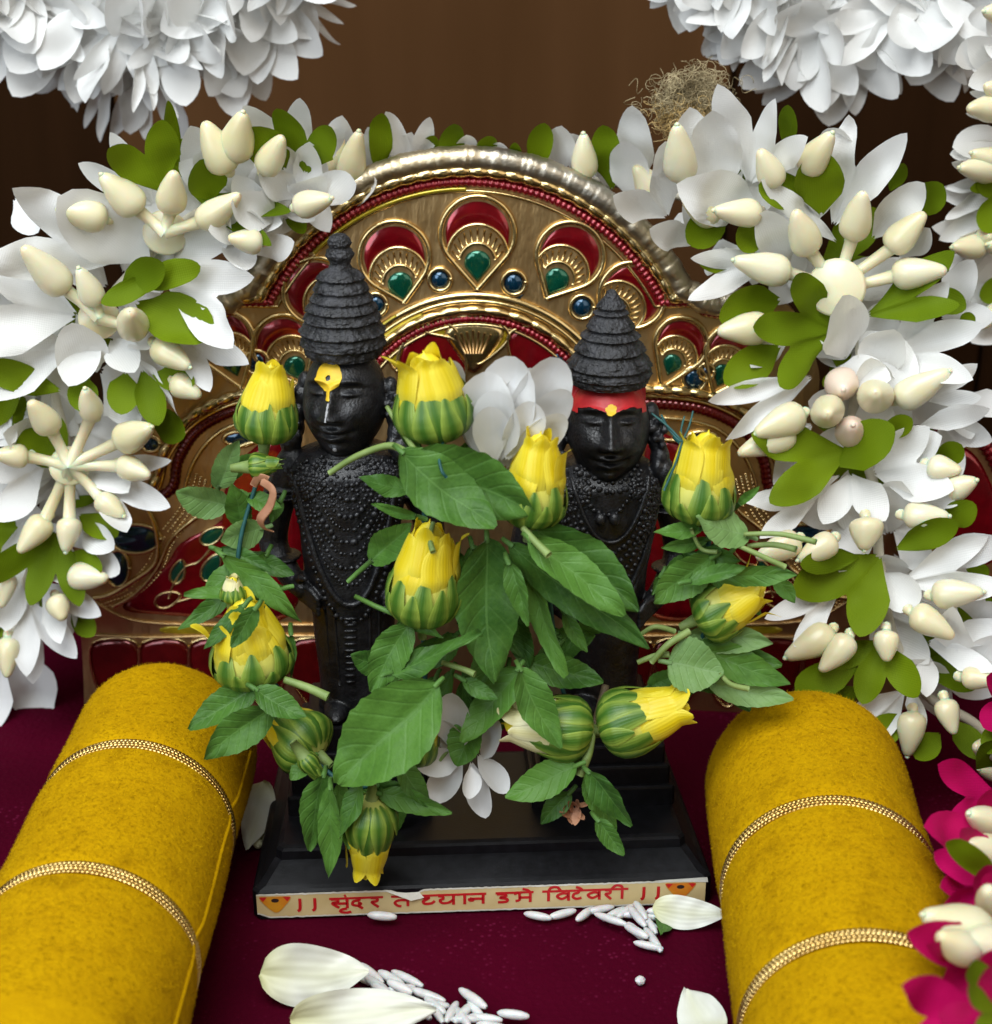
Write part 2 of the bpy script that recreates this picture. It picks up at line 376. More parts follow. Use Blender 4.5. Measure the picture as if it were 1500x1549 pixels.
def cloth_mat():
    m, nt, b = new_mat('maroon_cloth')
    n = noise_tex(nt, 25, 3); r = ramp(nt, n.outputs['Fac'], [(0.3, (0.040, 0.0001, 0.006)), (0.7, (0.058, 0.0002, 0.009))])
    vo = nd(nt, 'ShaderNodeTexVoronoi'); vo.inputs['Scale'].default_value = 750; vo.inputs['Randomness'].default_value = 0.75
    tc = nd(nt, 'ShaderNodeTexCoord'); nt.links.new(tc.outputs['Object'], vo.inputs['Vector'])
    r2 = ramp(nt, vo.outputs['Distance'], [(0.10, (1, 1, 1)), (0.32, (0, 0, 0))])
    n4 = noise_tex(nt, 55, 2); r4 = ramp(nt, n4.outputs['Fac'], [(0.45, (0, 0, 0)), (0.62, (0.42, 0.42, 0.42))])
    ml = nd(nt, 'ShaderNodeMath', operation='MULTIPLY'); nt.links.new(r2.outputs[0], ml.inputs[0]); nt.links.new(r4.outputs[0], ml.inputs[1])
    mix = nd(nt, 'ShaderNodeMix', data_type='RGBA'); nt.links.new(ml.outputs[0], mix.inputs['Factor']); nt.links.new(r.outputs[0], mix.inputs['A']); mix.inputs['B'].default_value = (0.17, 0.012, 0.05, 1)
    nt.links.new(mix.outputs['Result'], b.inputs['Base Color'])
    b.inputs['Roughness'].default_value = 0.85; b.inputs['Specular IOR Level'].default_value = 0.04; b.inputs['Sheen Weight'].default_value = 0.03; b.inputs['Sheen Tint'].default_value = (0.5, 0.02, 0.15, 1)
    bump(nt, b, vo.outputs['Distance'], 0.5, 0.0003)
    return m
M['cloth'] = cloth_mat()
def wood(name, c0, c1):
    m, nt, b = new_mat(name)
    tc = nd(nt, 'ShaderNodeTexCoord'); mp = nd(nt, 'ShaderNodeMapping'); mp.inputs['Scale'].default_value = (1, 1, 0.06)
    nt.links.new(tc.outputs['Object'], mp.inputs['Vector'])
    n = nd(nt, 'ShaderNodeTexNoise'); n.inputs['Scale'].default_value = 90; n.inputs['Detail'].default_value = 4; nt.links.new(mp.outputs[0], n.inputs['Vector'])
    r = ramp(nt, n.outputs['Fac'], [(0.3, c0), (0.7, c1)]); nt.links.new(r.outputs[0], b.inputs['Base Color'])
    b.inputs['Roughness'].default_value = 0.9; b.inputs['Specular IOR Level'].default_value = 0.03; bump(nt, b, n.outputs['Fac'], 0.2, 0.0005)
    return m
M['wood'] = wood('gloss_lit_brown_wood', (0.066, 0.030, 0.011), (0.078, 0.036, 0.014))  # middle board only: light glossing the wood is put into this paler colour
M['wooddark'] = wood('dark_wood', (0.016, 0.0065, 0.0022), (0.022, 0.009, 0.0032))

# ------------------------------------------------------------------ setting: cloth and back wall
def cloth():
    mb = MB(); rows = []; nx, ny = 150, 130
    for j in range(ny + 1):
        row = []
        for i in range(nx + 1):
            x = lerp(-230, 230, i / nx); y = lerp(-110, 190, j / ny)
            flat = max(0, 1 - math.hypot((x) / 75, (y - 5) / 60)) 
            z = -0.4 + 1.1 * mnoise.noise(Vector((x / 38, y / 60, 1.3))) * (1 - min(1, flat * 2.2)) * 0.6
            z += 2.6 * sstep(-62, -125, x) * (0.5 + 0.5 * math.sin(x / 9 + y / 40 + 1.5 * mnoise.noise(Vector((x / 30, y / 40, 5)))))
            z += 0.55*(1 - min(1, flat*1.6))*math.sin(x/11 + 0.6*y/11 + 2.2*mnoise.noise(Vector((x/45, y/45, 8))))
            row.append((x, y, min(z, 5)))
        rows.append(row)
    mb.grid(rows)
    o = mb.build('cloth_surface', M['cloth']); o['kind'] = 'structure'
cloth()
def wall():
    # upright boards of the cabinet behind, butted with small grooves
    xs = [-330, -200, -115, 75, 160, 330]
    back = MB().box(-340, 340, 246, 252, -20, 420).build('wall', M['wooddark'], smooth=False); back['kind'] = 'structure'
    for i, (a, b) in enumerate(zip(xs, xs[1:])):
        y0 = 238 if i != 2 else 241
        MB().box(a + 0.6, b - 0.6, y0, 245.9, -18, 418, b=1.2).build('board', M['wood'] if i == 2 else M['wooddark'], back, smooth=False)  # middle board is coloured paler to carry the gloss on the wall
wall()

# ------------------------------------------------------------------ throne back
YT = 78.0
def T(px, py, h=0.0): return P(px, py, YT - h)
throne = thing('throne_back', (0, YT, 0), 'embossed gold throne back with red enamel and jewels behind the black statuette', 'throne')
def arc(cx, cy, r, a0, a1, n=60, ry=None):
    return [(cx + r*math.cos(R(lerp(a0, a1, i/n))), cy - (ry or r)*math.sin(R(lerp(a0, a1, i/n)))) for i in range(n + 1)]
def circ_off(d): return arc(705, 609, 384 - d, 27, 153, 80)
# outline of the sheet (photo pixels on the sheet's own plane)
arch = circ_off(20)
right_side = catmull([(1047, 435, 0), (1078, 452, 0), (1130, 440, 0), (1200, 470, 0), (1238, 560, 0), (1240, 640, 0), (1330, 640, 0), (1420, 690, 0), (1450, 800, 0), (1440, 930, 0), (1420, 1090, 0)], 6)
left_side = catmull([(363, 435, 0), (332, 452, 0), (290, 440, 0), (235, 480, 0), (205, 560, 0), (200, 610, 0), (140, 680, 0), (112, 780, 0), (118, 900, 0), (125, 1000, 0), (128, 1090, 0)], 6)
outline = [tuple(p[:2]) for p in reversed(right_side)] + arch + [tuple(p[:2]) for p in left_side]
mb = MB()
front = [T(x, y, 0) for x, y in outline]; n = len(front)
back = [p + Vector((0, 4, 0)) for p in front]
mb.add(front, [tuple(range(n))]); mb.add(back, [tuple(reversed(range(n)))])
mb.grid([front + [front[0]], back + [back[0]]])
mb.build('back_panel', M['gold'], throne, smooth=False)

def ptube(name, pts2, r, mat, h=0.0, n=8, flat=1.0, step=0.4, parent=throne, mod=None, up=(0, -1, 0)):
    pts = resample([T(x, y, h) for x, y in pts2], step); m = len(pts)
    rf = (lambda t: r * mod(t * m * step)) if mod else r
    return MB().tube(pts, rf, n, up=up, flat=flat).build(name, mat, parent)
# outer rim: fat silvered roll, scalloped rope, red beaded groove, thin line
shoulder_r = [(1047, 437), (1062, 450), (1085, 455), (1120, 448), (1160, 452)]
shoulder_l = [(363, 437), (348, 450), (325, 455), (290, 448), (250, 460)]
rimpath = lambda d: [(x, y + d*0.4) for x, y in reversed(shoulder_r)] + circ_off(d) + [(x, y + d*0.4) for x, y in shoulder_l]
def wob(a, f, s=0): return lambda d: 1 + a * mnoise.noise(Vector((d * f, s, 3.3)))
ptube('rim', rimpath(14), 2.5, M['silver'], 0.2, 14, 1.15, 0.4, mod=lambda d: 1 + 0.10*mnoise.noise(Vector((d*.5, 0, 3.3))) + 0.07*mnoise.noise(Vector((d*1.6, 2, 0))))
ptube('rope_moulding', rimpath(34), 1.15, M['goldrim'], 1.2, 10, 1.0, 0.25, mod=lambda d: 1 + 0.28 * abs(math.sin(d * 0.85)) - 0.12)
ptube('beaded_band', rimpath(50), 1.05, M['redbead'], 0.2, 8, 0.9, 0.15, mod=lambda d: 1 + 0.12 * math.sin(d * 5.2))
ptube('line_moulding', rimpath(64), 0.42, M['goldrim'], 0.2, 8, 1.2)
# inner arch
def inner(d, a0=8, a1=172): return arc(716, 675, 228 - d, a0, a1, 70)
ptube('inner_moulding', inner(0), 0.9, M['goldrim'], 0.3, 8, 1.0)
ptube('inner_moulding', inner(9), 0.55, M['goldrim'], 0.5, 8)
ptube('rope_moulding', inner(22), 0.95, M['goldrim'], 0.7, 10, 1.1, 0.25, mod=lambda d: 0.8 + 0.4 * abs(math.sin(d * 0.62)))
ptube('beaded_band', inner(35), 0.85, M['redbead'], 0.1, 8, 0.9, 0.15, mod=lambda d: 1 + 0.12 * math.sin(d * 5.6))
ptube('line_moulding', inner(44), 0.4, M['goldrim'], 0.2)

for seg in (rimpath(61)[118 if False else 45:75], inner(-1)[48:66], inner(15)[44:68]):
    ptube('yellow_line', seg, 0.45, M['yenamel'], 0.75, 6)
def dome(name, poly, h, mat, parent=throne, lift=0.15, rings=4):
    """slightly domed enamel / jewel patch from a pixel outline"""
    cx = sum(p[0] for p in poly) / len(poly); cy = sum(p[1] for p in poly) / len(poly)
    rows = []
    for j in range(rings + 1):
        s = 1 - j / (rings + 0.6)
        z = lift + h * (1 - s * s)
        rows.append([T(cx + (x - cx)*s, cy + (y - cy)*s, z) for x, y in poly])
    mb = MB(); mb.grid([[T(x, y, -0.05) for x, y in poly]] + rows, closeu=True)
    k = len(mb.v); m = len(poly); mb.f.append(tuple(range(k - m, k))); mb.m.append(0)
    return mb.build(name, mat, parent)
def rot2(x, y, a): return (x*math.cos(a) - y*math.sin(a), x*math.sin(a) + y*math.cos(a))
def drop_gem(cx, cy, Rr, tx, ty):
    d = math.hypot(tx - cx, ty - cy); a = math.atan2(ty - cy, tx - cx) - math.pi/2   # local +y points to the tip
    L = lambda x, y: (lambda q: (cx + q[0], cy + q[1]))(rot2(x, y, a))
    al = math.acos(min(0.98, Rr / d))
    circ = [L(Rr*math.sin(t), Rr*math.cos(t)) for t in [lerp(al, 2*math.pi - al, i/40) for i in range(41)]]
    out = [L(0, d)] + circ + [L(0, d)]
    rim = ptube('jewel_setting', out, 0.62, M['goldrim'], 0.3, 8, 1.1, 0.35)
    # red crescent between two circles
    r1 = Rr * 0.86; A = [];  B = []
    for i in range(33):
        t = lerp(R(62), R(298), i/32)
        A.append(L(r1*math.sin(t), r1*math.cos(t)))
    r2 = Rr * 0.80
    for i in range(33):
        t = lerp(R(80), R(280), i/32)
        B.append(L(r2*math.sin(t), Rr*0.55 + r2*math.cos(t)*0.98))
    # narrow ends
    rows = []
    for j in range(6):
        s = j / 5; z = 0.12 + 0.35 * math.sin(math.pi * s)
        rows.append([T(lerp(p[0], q[0], s), lerp(p[1], q[1], s), z) for p, q in zip(A, B)])
    MB().grid(rows).build('enamel_crescent', M['red'], rim)
    ptube('inner_ridge', [(lerp(q[0], cx, 0.0), q[1]) for q in B], 0.42, M['goldrim'], 0.3, 8, 1.0, 0.35, rim)
    fan = [L(Rr*0.48*math.sin(t), Rr*0.75 + Rr*0.48*math.cos(t)) for t in [lerp(R(95), R(265), i/20) for i in range(21)]]
    ptube('inner_ridge', fan, 0.36, M['goldrim'], 0.3, 8, 1.0, 0.3, rim)
    for i in range(11):
        t = lerp(R(100), R(260), i/10)
        p0 = L(Rr*0.52*math.sin(t), Rr*0.75 + Rr*0.52*math.cos(t)); p1 = L(Rr*0.70*math.sin(t), Rr*0.60 + Rr*0.72*math.cos(t))
        MB().tube([T(*p0, 0.1), T(*p1, 0.1)], 0.22, 5).build('rib', M['goldrim'], rim)
    jw = [L(Rr*0.36*math.sin(t), Rr*0.80 + Rr*0.34*math.cos(t)) for t in [lerp(R(70), R(290), i/18) for i in range(19)]] + [L(0, Rr*0.80 + Rr*0.52)]
    dome('jewel', jw, 0.55, M['jade'], rim, 0.2)
for g in [(722, 353, 56, 722, 438), (596, 388, 53, 611, 458), (862, 387, 51, 827, 452), (956, 447, 50, 906, 492),
          (1030, 520, 40, 1000, 588), (1108, 535, 42, 1078, 598), (478, 440, 50, 528, 480), (428, 522, 46, 462, 585), (340, 515, 44, 366, 588)]:
    drop_gem(*g)
for (x, y, r) in [(665, 423, 13), (777, 428, 14), (568, 461, 13), (880, 465, 14), (1050, 573, 14), (1068, 562, 8), (944, 520, 13), (388, 548, 14), (500, 520, 12)]:
    rim = ptube('jewel_setting', [(x + (r + 4)*math.cos(t), y + (r + 4)*math.sin(t)) for t in [2*math.pi*i/20 for i in range(21)]], 0.5, M['goldrim'], 0.3, 8, 1.1, 0.3)
    dome('jewel', [(x + r*math.cos(2*math.pi*i/16), y + r*math.sin(2*math.pi*i/16)) for i in range(16)], 0.7, M['blue'], rim, 0.2)
dome('paint_spill', [(760, 432), (768, 424), (776, 440), (792, 446), (785, 454), (764, 452)], 0.08, M['blue'], throne, 0.12)
# niche between the figures: lotus petals in red, gold and yellow
for poly, mt in [([(600, 560), (612, 515), (655, 490), (690, 500), (705, 560), (680, 600), (620, 610)], 'red'),
                 ([(640, 500), (690, 480), (745, 484), (770, 510), (735, 545), (715, 548), (690, 515)], 'yenamel'),
                 ([(770, 505), (815, 495), (850, 540), (850, 600), (800, 590), (775, 550)], 'red'),
                 ([(585, 520), (625, 492), (650, 492), (610, 520), (598, 560)], 'yenamel')]:
    pl = [tuple(p[:2]) for p in catmull([(x, y, 0) for x, y in poly], 5, True)]
    e = dome('niche_petal', pl, 0.3, M[mt], throne, 0.1)
    ptube('petal_outline', pl + [pl[0]], 0.4, M['goldrim'], 0.3, 6, 1.0, 0.4, e)
gp = [tuple(p[:2]) for p in catmull([(672, 500, 0), (715, 488, 0), (762, 500, 0), (740, 540, 0), (716, 565, 0), (694, 540, 0)], 5, True)]
e = dome('niche_petal', gp, 0.5, M['goldrim'], throne, 0.35)
for i in range(7):
    MB().tube([T(688 + i*9, 500 + abs(i-3)*2, 0.75), T(704 + i*4, 535, 0.85)], 0.25, 5).build('rib', M['gold'], e)
dome('jewel', [(845 + 16*math.cos(2*math.pi*i/16) - 5*math.sin(2*math.pi*i/16), 552 + 22*math.sin(2*math.pi*i/16)) for i in range(16)], 0.6, M['blue'], throne, 0.2)
# side wings: red scroll field under gold mouldings, mirrored about x = 712
def wing(mir):
    X = (lambda x: 712 + (712 - x)*1.0) if mir else (lambda x: x)
    C = lambda pts, m=6: [(X(p.x), p.y) for p in catmull([(x, y, 0) for x, y in pts], m)]
    CC = lambda pts, m=5: [(X(p.x), p.y) for p in catmull([(x, y, 0) for x, y in pts], m, True)]
    outer = [(490, 588), (420, 590), (350, 600), (290, 630), (250, 680), (236, 725), (216, 752)]
    ptube('wing_moulding', C(outer), 1.2, M['goldrim'], 0.8, 10, 1.0, 0.3, mod=lambda d: 0.85 + 0.3*abs(math.sin(d*0.8)))
    ptube('wing_moulding', C([(x + 6, y + 10) for x, y in outer]), 0.5, M['goldrim'], 0.3)
    ptube('beaded_band', C([(490, 612), (420, 612), (354, 622), (300, 650), (270, 695), (262, 735), (240, 752), (215, 757)]), 1.25, M['dred'], 0.1, 8, 0.6, 0.15, mod=lambda d: 1 + 0.06*math.sin(d*5))
    ptube('wing_moulding', C([(490, 632), (400, 634), (342, 648), (305, 680), (283, 725), (278, 770)]), 0.5, M['goldrim'], 0.3)
    ptube('wing_moulding', C([(430, 665), (370, 672), (335, 700), (318, 740), (310, 770), (262, 812), (238, 860), (205, 898), (170, 918)]), 0.55, M['goldrim'], 0.3)
    ptube('wing_moulding', C([(216, 757), (236, 800), (236, 850), (200, 880), (165, 900), (140, 905)]), 0.7, M['goldrim'], 0.3)
    # raised dotted band between the two lines
    mb = MB()
    for i in range(46):
        t = i/45
        p = catmull([(300, 720, 0), (285, 770, 0), (252, 815, 0), (232, 860, 0), (195, 895, 0), (150, 912, 0)], 10)[min(50, int(t*50))]
        for k in range(4):
            q = T(X(p.x + (k-1.5)*7), p.y + (k-1.5)*4, 0.0)
            mb.ellipsoid(q, 0.42, 0.3, 0.34, 6, 4)
    mb.build('dotted_band', M['goldrim'], throne)
    f = CC([(440, 660), (375, 685), (340, 740), (335, 786), (275, 820), (246, 860), (185, 918), (250, 930), (330, 934), (440, 930), (460, 800)])
    field = dome('enamel_field', f, 0.25, M['red'], throne, 0.08, 5)
    for (cx, cy, r, a) in [(318, 812, 15, -30), (318, 862, 17, -60), (268, 868, 14, -70), (250, 908, 15, -20), (380, 860, 15, -50), (390, 800, 15, -40)]:
        a = R(a if not mir else 180 - a)
        pl = []
        for i in range(20):
            t = 2*math.pi*i/20; q = rot2(r*(math.cos(t)*1.1 + 0.5*max(0, math.cos(t))**3), r*0.75*math.sin(t), a)
            pl.append((X(cx) + q[0], cy + q[1]))
        ptube('vine_outline', pl + [pl[0]], 0.32, M['goldrim'], 0.42, 6, 1, 0.3, field)
        dome('jewel', pl, 0.2, M['jade'] if cy != 908 else M['dred'], field, 0.38)
    for v in [[(318, 830), (300, 850), (280, 858), (262, 885), (255, 905)], [(335, 880), (300, 900), (262, 912)]]:
        ptube('vine', C(v), 0.3, M['goldrim'], 0.42, 6, 1, 0.4, field)
    for (cx, cy, rx, ry) in [(362, 664, 24, 11), (205, 815, 38, 22), (178, 860, 18, 28), (228, 672, 14, 12)]:
        pl = [(X(cx) + rx*math.cos(2*math.pi*i/20), cy + ry*math.sin(2*math.pi*i/20)) for i in range(20)]
        rim = ptube('jewel_setting', pl + [pl[0]], 0.5, M['goldrim'], 0.3, 8, 1, 0.4)
        dome('jewel', pl, 0.5, M['blue'], rim, 0.15)
    # lower bands and lotus course
    ptube('wing_moulding', C([(135, 905), (200, 938), (320, 945), (480, 945)]), 0.35, M['gold'], 0.3)
    ptube('wing_moulding', C([(135, 960), (220, 964), (330, 962), (480, 962)]), 0.4, M['gold'], 0.3)
    dome('enamel_field', CC([(250, 948), (330, 948), (330, 958), (250, 958)], 3), 0.1, M['yenamel'], throne, 0.08)
    for i in range(5):
        x0 = 140 + i*75
        pl = CC([(x0, 972), (x0 + 66, 972), (x0 + 64, 1030), (x0 + 34, 1070), (x0 + 3, 1030)], 4)
        e = dome('lotus_petal', pl, 0.3, M['dred'], throne, 0.1)
        ptube('petal_outline', pl + [pl[0]], 0.35, M['goldrim'], 0.3, 6, 1, 0.5, e)
wing(False); wing(True)
# rounded right-hand end of the throne that shows beside the garland
endp = [tuple(p[:2]) for p in catmull([(1425, 645, 0), (1465, 650, 0), (1500, 690, 0), (1535, 780, 0), (1530, 870, 0), (1400, 880, 0), (1395, 700, 0)], 8, True)]
mb = MB(); n = len(endp)
fr = [T(x, y, 8) for x, y in endp]; bk = [p + Vector((0, 9, 0)) for p in fr]
mb.add(fr, [tuple(range(n))]); mb.grid([fr + [fr[0]], bk + [bk[0]]])
e = mb.build('wing_end', M['gold'], throne, smooth=False)
ptube('beaded_band', endp + [endp[0]], 1.5, M['redbead'], 8.2, 8, 1, 0.2, e, mod=lambda d: 1 + 0.1*math.sin(d*4))
dome('enamel_field', [(lerp(x, 1462, 0.3), lerp(y, 770, 0.25)) for x, y in endp], 0.4, M['red'], e, 8.1)

# ------------------------------------------------------------------ twin statuette
YAW = R(3.2)
ST = Matrix.Translation((0.3, 0.6, 0)) @ Matrix.Rotation(YAW, 4, 'Z')
SP = ST @ Matrix.Diagonal((0.978, 1, 1, 1))      # pedestal and its label, a touch narrower
STI = ST.inverted()
statue = thing('deity_statuette', (0, 0, 0), 'black stone statuette of two crowned figures side by side on one labelled stepped pedestal', 'statuette')
def remesh(mb, voxel, smooth=2):
    me = bpy.data.meshes.new('tmp'); me.from_pydata([tuple(v) for v in mb.v], [], mb.f); me.update()
    ob = bpy.data.objects.new('tmp', me); col.objects.link(ob)
    md = ob.modifiers.new('r', 'REMESH'); md.mode = 'VOXEL'; md.voxel_size = voxel
    if smooth:
        ms = ob.modifiers.new('s', 'SMOOTH'); ms.factor = 0.5; ms.iterations = smooth
    dg = bpy.context.evaluated_depsgraph_get(); ev = ob.evaluated_get(dg); m2 = ev.to_mesh()
    out = MB(); out.v = [v.co.copy() for v in m2.vertices]; out.f = [tuple(p.vertices) for p in m2.polygons]; out.m = [0]*len(out.f)
    ev.to_mesh_clear(); bpy.data.objects.remove(ob); bpy.data.meshes.remove(me)
    return out
# pedestal: slab, sloped shoulder, riser, table
def ped_ring(w0, w1, y0, y1, z):
    c = 1.2
    return [(-w0 + c, y0, z), (w0 - c, y0, z), (w0, y0 + c, z), (w1, y1 - c, z), (w1 - c, y1, z), (-w1 + c, y1, z), (-w1, y1 - c, z), (-w0, y0 + c, z)]
mb = MB()
prof = [(44.2, 0.0, 0.0), (44.4, 0.0, 0.4), (44.4, 0.0, 5.7), (44.0, 0.4, 6.2), (43.0, 1.2, 6.6), (40.6, 5.6, 8.6), (40.2, 6.1, 8.8), (40.1, 6.2, 10.6), (39.7, 6.5, 11.1), (38.8, 7.3, 11.35)]
rings = [ped_ring(a, a - 1.5, y, 46 - y, z) for a, y, z in prof]
mb.grid(rings, closeu=True); k = len(mb.v); mb.f.append(tuple(range(k-8, k))); mb.m.append(0); mb.f.append(tuple(reversed(range(8)))); mb.m.append(0)
pedestal = mb.build('pedestal', M['plinth'], statue, smooth=False, xf=SP)
FX = {'L': -23.9, 'R': 25.1}
for kx in FX.values():
    for (hw, y0, y1, z0, z1) in [(14.5, 17.0, 43.0, 11.36, 15.6), (13.6, 18.2, 42.0, 15.61, 19.6), (12.6, 19.4, 41.0, 19.61, 23.6), (10.5, 20.6, 39.5, 23.61, 29.0)]:
        MB().box(kx - hw, kx + hw, y0, y1, z0, z1, b=0.5).build('step', M['plinth'], pedestal, smooth=False, xf=SP)
# paper label with torn upper edge
rnd = random.Random(3)
def strip_edge(u, top):
    if top:
        z = 5.55 + 0.12*mnoise.noise(Vector((u*1.3, 0, 0))) - 0.02*max(0, u)*0 
        if -19.5 < u < -10.5: z -= 1.5*max(0, 1 - abs(u + 14.6)/3.2)
        return z
    return 0.45 + 0.15*mnoise.noise(Vector((u*0.9, 4, 0))) + (0.9*sstep(-41, -43.5, u))
us = [lerp(-43.6, 43.2, i/240) for i in range(241)]
mb = MB(); rows = []
for y in (-0.18, -0.02):
    rows.append([(u, y, strip_edge(u, True)) for u in us]); rows.append([(u, y, strip_edge(u, False)) for u in us])
mb.grid([rows[0], rows[1]]); mb.grid([rows[2], rows[0]]); mb.grid([rows[1], rows[3]])
label = mb.build('label_strip', M['paper'], statue, smooth=False, xf=SP, label='cream paper strip with red Devanagari lettering and torn edge')
mb = MB()
for y0, lo, hi in ((-0.24, 0.0, 0.34),):
    e = [(u, strip_edge(u, True) + 0.05 - (0.22 + 0.2*abs(mnoise.noise(Vector((u*2.5, 9, 0))))), strip_edge(u, True) + 0.16) for u in us]
    mb.grid([[(u, -0.22, b) for u, a, b in e], [(u, -0.24, a) for u, a, b in e]])
    e = [(u, strip_edge(u, False) - 0.15, strip_edge(u, False) + 0.2 + 0.12*mnoise.noise(Vector((u*2.5, 2, 0)))) for u in us]
    mb.grid([[(u, -0.24, b) for u, a, b in e], [(u, -0.22, a) for u, a, b in e]])
mb.add([(-19, -0.5, 5.7), (-14, -0.9, 3.6), (-11.5, -0.6, 4.0), (-12.5, -0.25, 5.1), (-15, -0.25, 5.0)], [(0, 1, 4), (1, 2, 3, 4)])
mb.add([(33, -0.25, 5.85), (43.4, -0.25, 6.25), (43.6, -0.26, 5.1), (40, -0.26, 5.3)], [(0, 1, 2, 3)])
mb.build('torn_edge', M['paperw'], label, smooth=False, xf=SP)
def sx(px): return lerp(-43.8, 43.8, (px - 391) / 679.0)
def ribbon(mb, pts, wd, y=-0.26, th=0.06):
    pts = catmull([(p[0], p[1], 0) for p in pts], 6) if len(pts) > 2 else [Vector((p[0], p[1], 0)) for p in pts]
    a, b = [], []
    for i, p in enumerate(pts):
        t = pts[min(i+1, len(pts)-1)] - pts[max(i-1, 0)]; t.normalize(); nn = Vector((-t.y, t.x, 0)) * wd/2
        a.append((p.x + nn.x, y, p.y + nn.y)); b.append((p.x - nn.x, y, p.y - nn.y))
    mb.grid([a, b])
GL = {
 'sa': ([[(.08, .93), (.36, .9), (.40, .68), (.14, .52), (.46, .08)], [(.22, .5), (.84, .5)], [(.84, 1), (.84, 0)]]),
 'u': ([[(-.2, -.02), (-.5, -.14), (-.52, -.34), (-.2, -.44), (.02, -.34)]]),
 'dot': ([[(-.32, 1.22), (-.22, 1.30)]]),
 'da': ([[(.52, 1), (.5, .78), (.2, .68), (.12, .36), (.42, .24), (.62, .42), (.44, .54)], [(.42, .24), (.72, -.06)]]),
 'ra': ([[(.2, .95), (.56, .88), (.56, .62), (.26, .52), (.66, .02)]]),
 'ta': ([[(.82, 1), (.82, 0)], [(.82, .62), (.4, .62), (.18, .4), (.3, .1), (.5, .02)]]),
 'dh': ([[(.3, .98), (.1, .88), (.22, .70), (.46, .80), (.3, .60), (.1, .42), (.22, .18), (.6, .22), (.8, .45)]]),
 'ya': ([[(.0, .9), (.24, .84), (.26, .62), (.1, .48), (.22, .2), (.55, .22), (.8, .5)], [(.82, 1), (.82, 0)]]),
 'aa': ([[(.5, 1), (.5, 0)]]),
 'na': ([[(.84, 1), (.84, 0)], [(.84, .52), (.2, .52)], [(.16, .58), (.34, .5), (.3, .36), (.14, .4), (.16, .58)]]),
 'uu': ([[(.08, .88), (.52, .86), (.58, .66), (.26, .54), (.66, .38), (.6, .12), (.14, .08)]]),
 'bha': ([[(.04, .86), (.28, .94), (.32, .6), (.3, .24), (.12, .16)], [(.3, .48), (.84, .48)], [(.84, 1), (.84, 0)]]),
 'e': ([[(-.18, 1.0), (-.34, 1.22), (-.6, 1.34)]]),
 'ib': ([[(.45, 1), (.45, 0)], [(.45, 1), (.62, 1.36), (1.05, 1.4), (1.32, 1.02)]]),
 'va': ([[(.84, 1), (.84, 0)], [(.84, .66), (.5, .76), (.16, .5), (.44, .2), (.84, .5)]]),
 'Ta': ([[(.5, 1), (.5, .78), (.2, .66), (.14, .34), (.42, .16), (.74, .28)]]),
 'ii': ([[(.5, 1), (.5, 0)], [(.5, 1), (.42, 1.3), (.05, 1.38), (-.25, 1.05)]]),
}
def word(x0, x1, seq, base=1.95, H=2.25, head=True):
    """seq: list of (glyph, advance)"""
    tot = sum(a for g, a in seq); k = (sx(x1) - sx(x0)) / tot
    mb = MB(); x = sx(x0)
    for g, a in seq:
        for st in GL[g]:
            wdt = max(a, 0.8) if a > 0 else 0.9
            ribbon(mb, [(x + px*k*wdt, base + py*H) for px, py in st], 0.56)
        x += a*k
    if head: ribbon(mb, [(sx(x0), base + H), (sx(x1), base + H)], 0.5, y=-0.262)
    mb.build('lettering', M['rletter'], label, smooth=False, xf=SP)
word(500, 580, [('sa', 1.0), ('u', 0), ('dot', 0), ('da', .8), ('ra', .75)])
word(592, 622, [('ta', 1.0)], head=True)
word(637, 734, [('dh', .85), ('ya', .95), ('aa', .5), ('na', 1.0)])
word(748, 805, [('uu', .85), ('bha', 1.0), ('e', 0)])
word(818, 948, [('ib', .7), ('va', .95), ('Ta', .8), ('e', 0), ('va', .95), ('ra', .75), ('ii', .75)])
for x in (455, 477, 970, 992):
    mb = MB(); ribbon(mb, [(sx(x) + 0.2, 4.5), (sx(x) + .15, 2.2), (sx(x) - 0.35, 1.7)], 0.6); mb.build('danda_mark', M['rletter'], label, smooth=False, xf=SP)
for cx in (420, 1027):
    c = sx(cx)
    pl = catmull([(c - 3.0, 5.0, 0), (c - 1.4, 5.1, 0), (c + 1.4, 5.1, 0), (c + 3.0, 4.9, 0), (c + 2.0, 3.2, 0), (c + .1, 1.5, 0), (c - 2.0, 3.3, 0)], 5, True)
    e = MB().add([(p.x, -0.262, p.y) for p in pl], [tuple(range(len(pl)))]).build('leaf_emblem', M['orange'], label, smooth=False, xf=SP)
    for sg in (-1, 1):
        MB().add([(c + sg*3.0, -0.275, 4.95), (c + sg*1.5, -0.275, 5.05), (c + sg*2.3, -0.275, 4.0)], [(0, 1, 2)]).build('emblem_tip', M['rletter'], e, smooth=False, xf=SP)
    MB().add([(c + 0.75*math.cos(2*math.pi*i/14), -0.285, 4.25 + 0.45*math.sin(2*math.pi*i/14)) for i in range(14)], [tuple(range(14))]).build('emblem_eye', M['dark'], e, smooth=False, xf=SP)

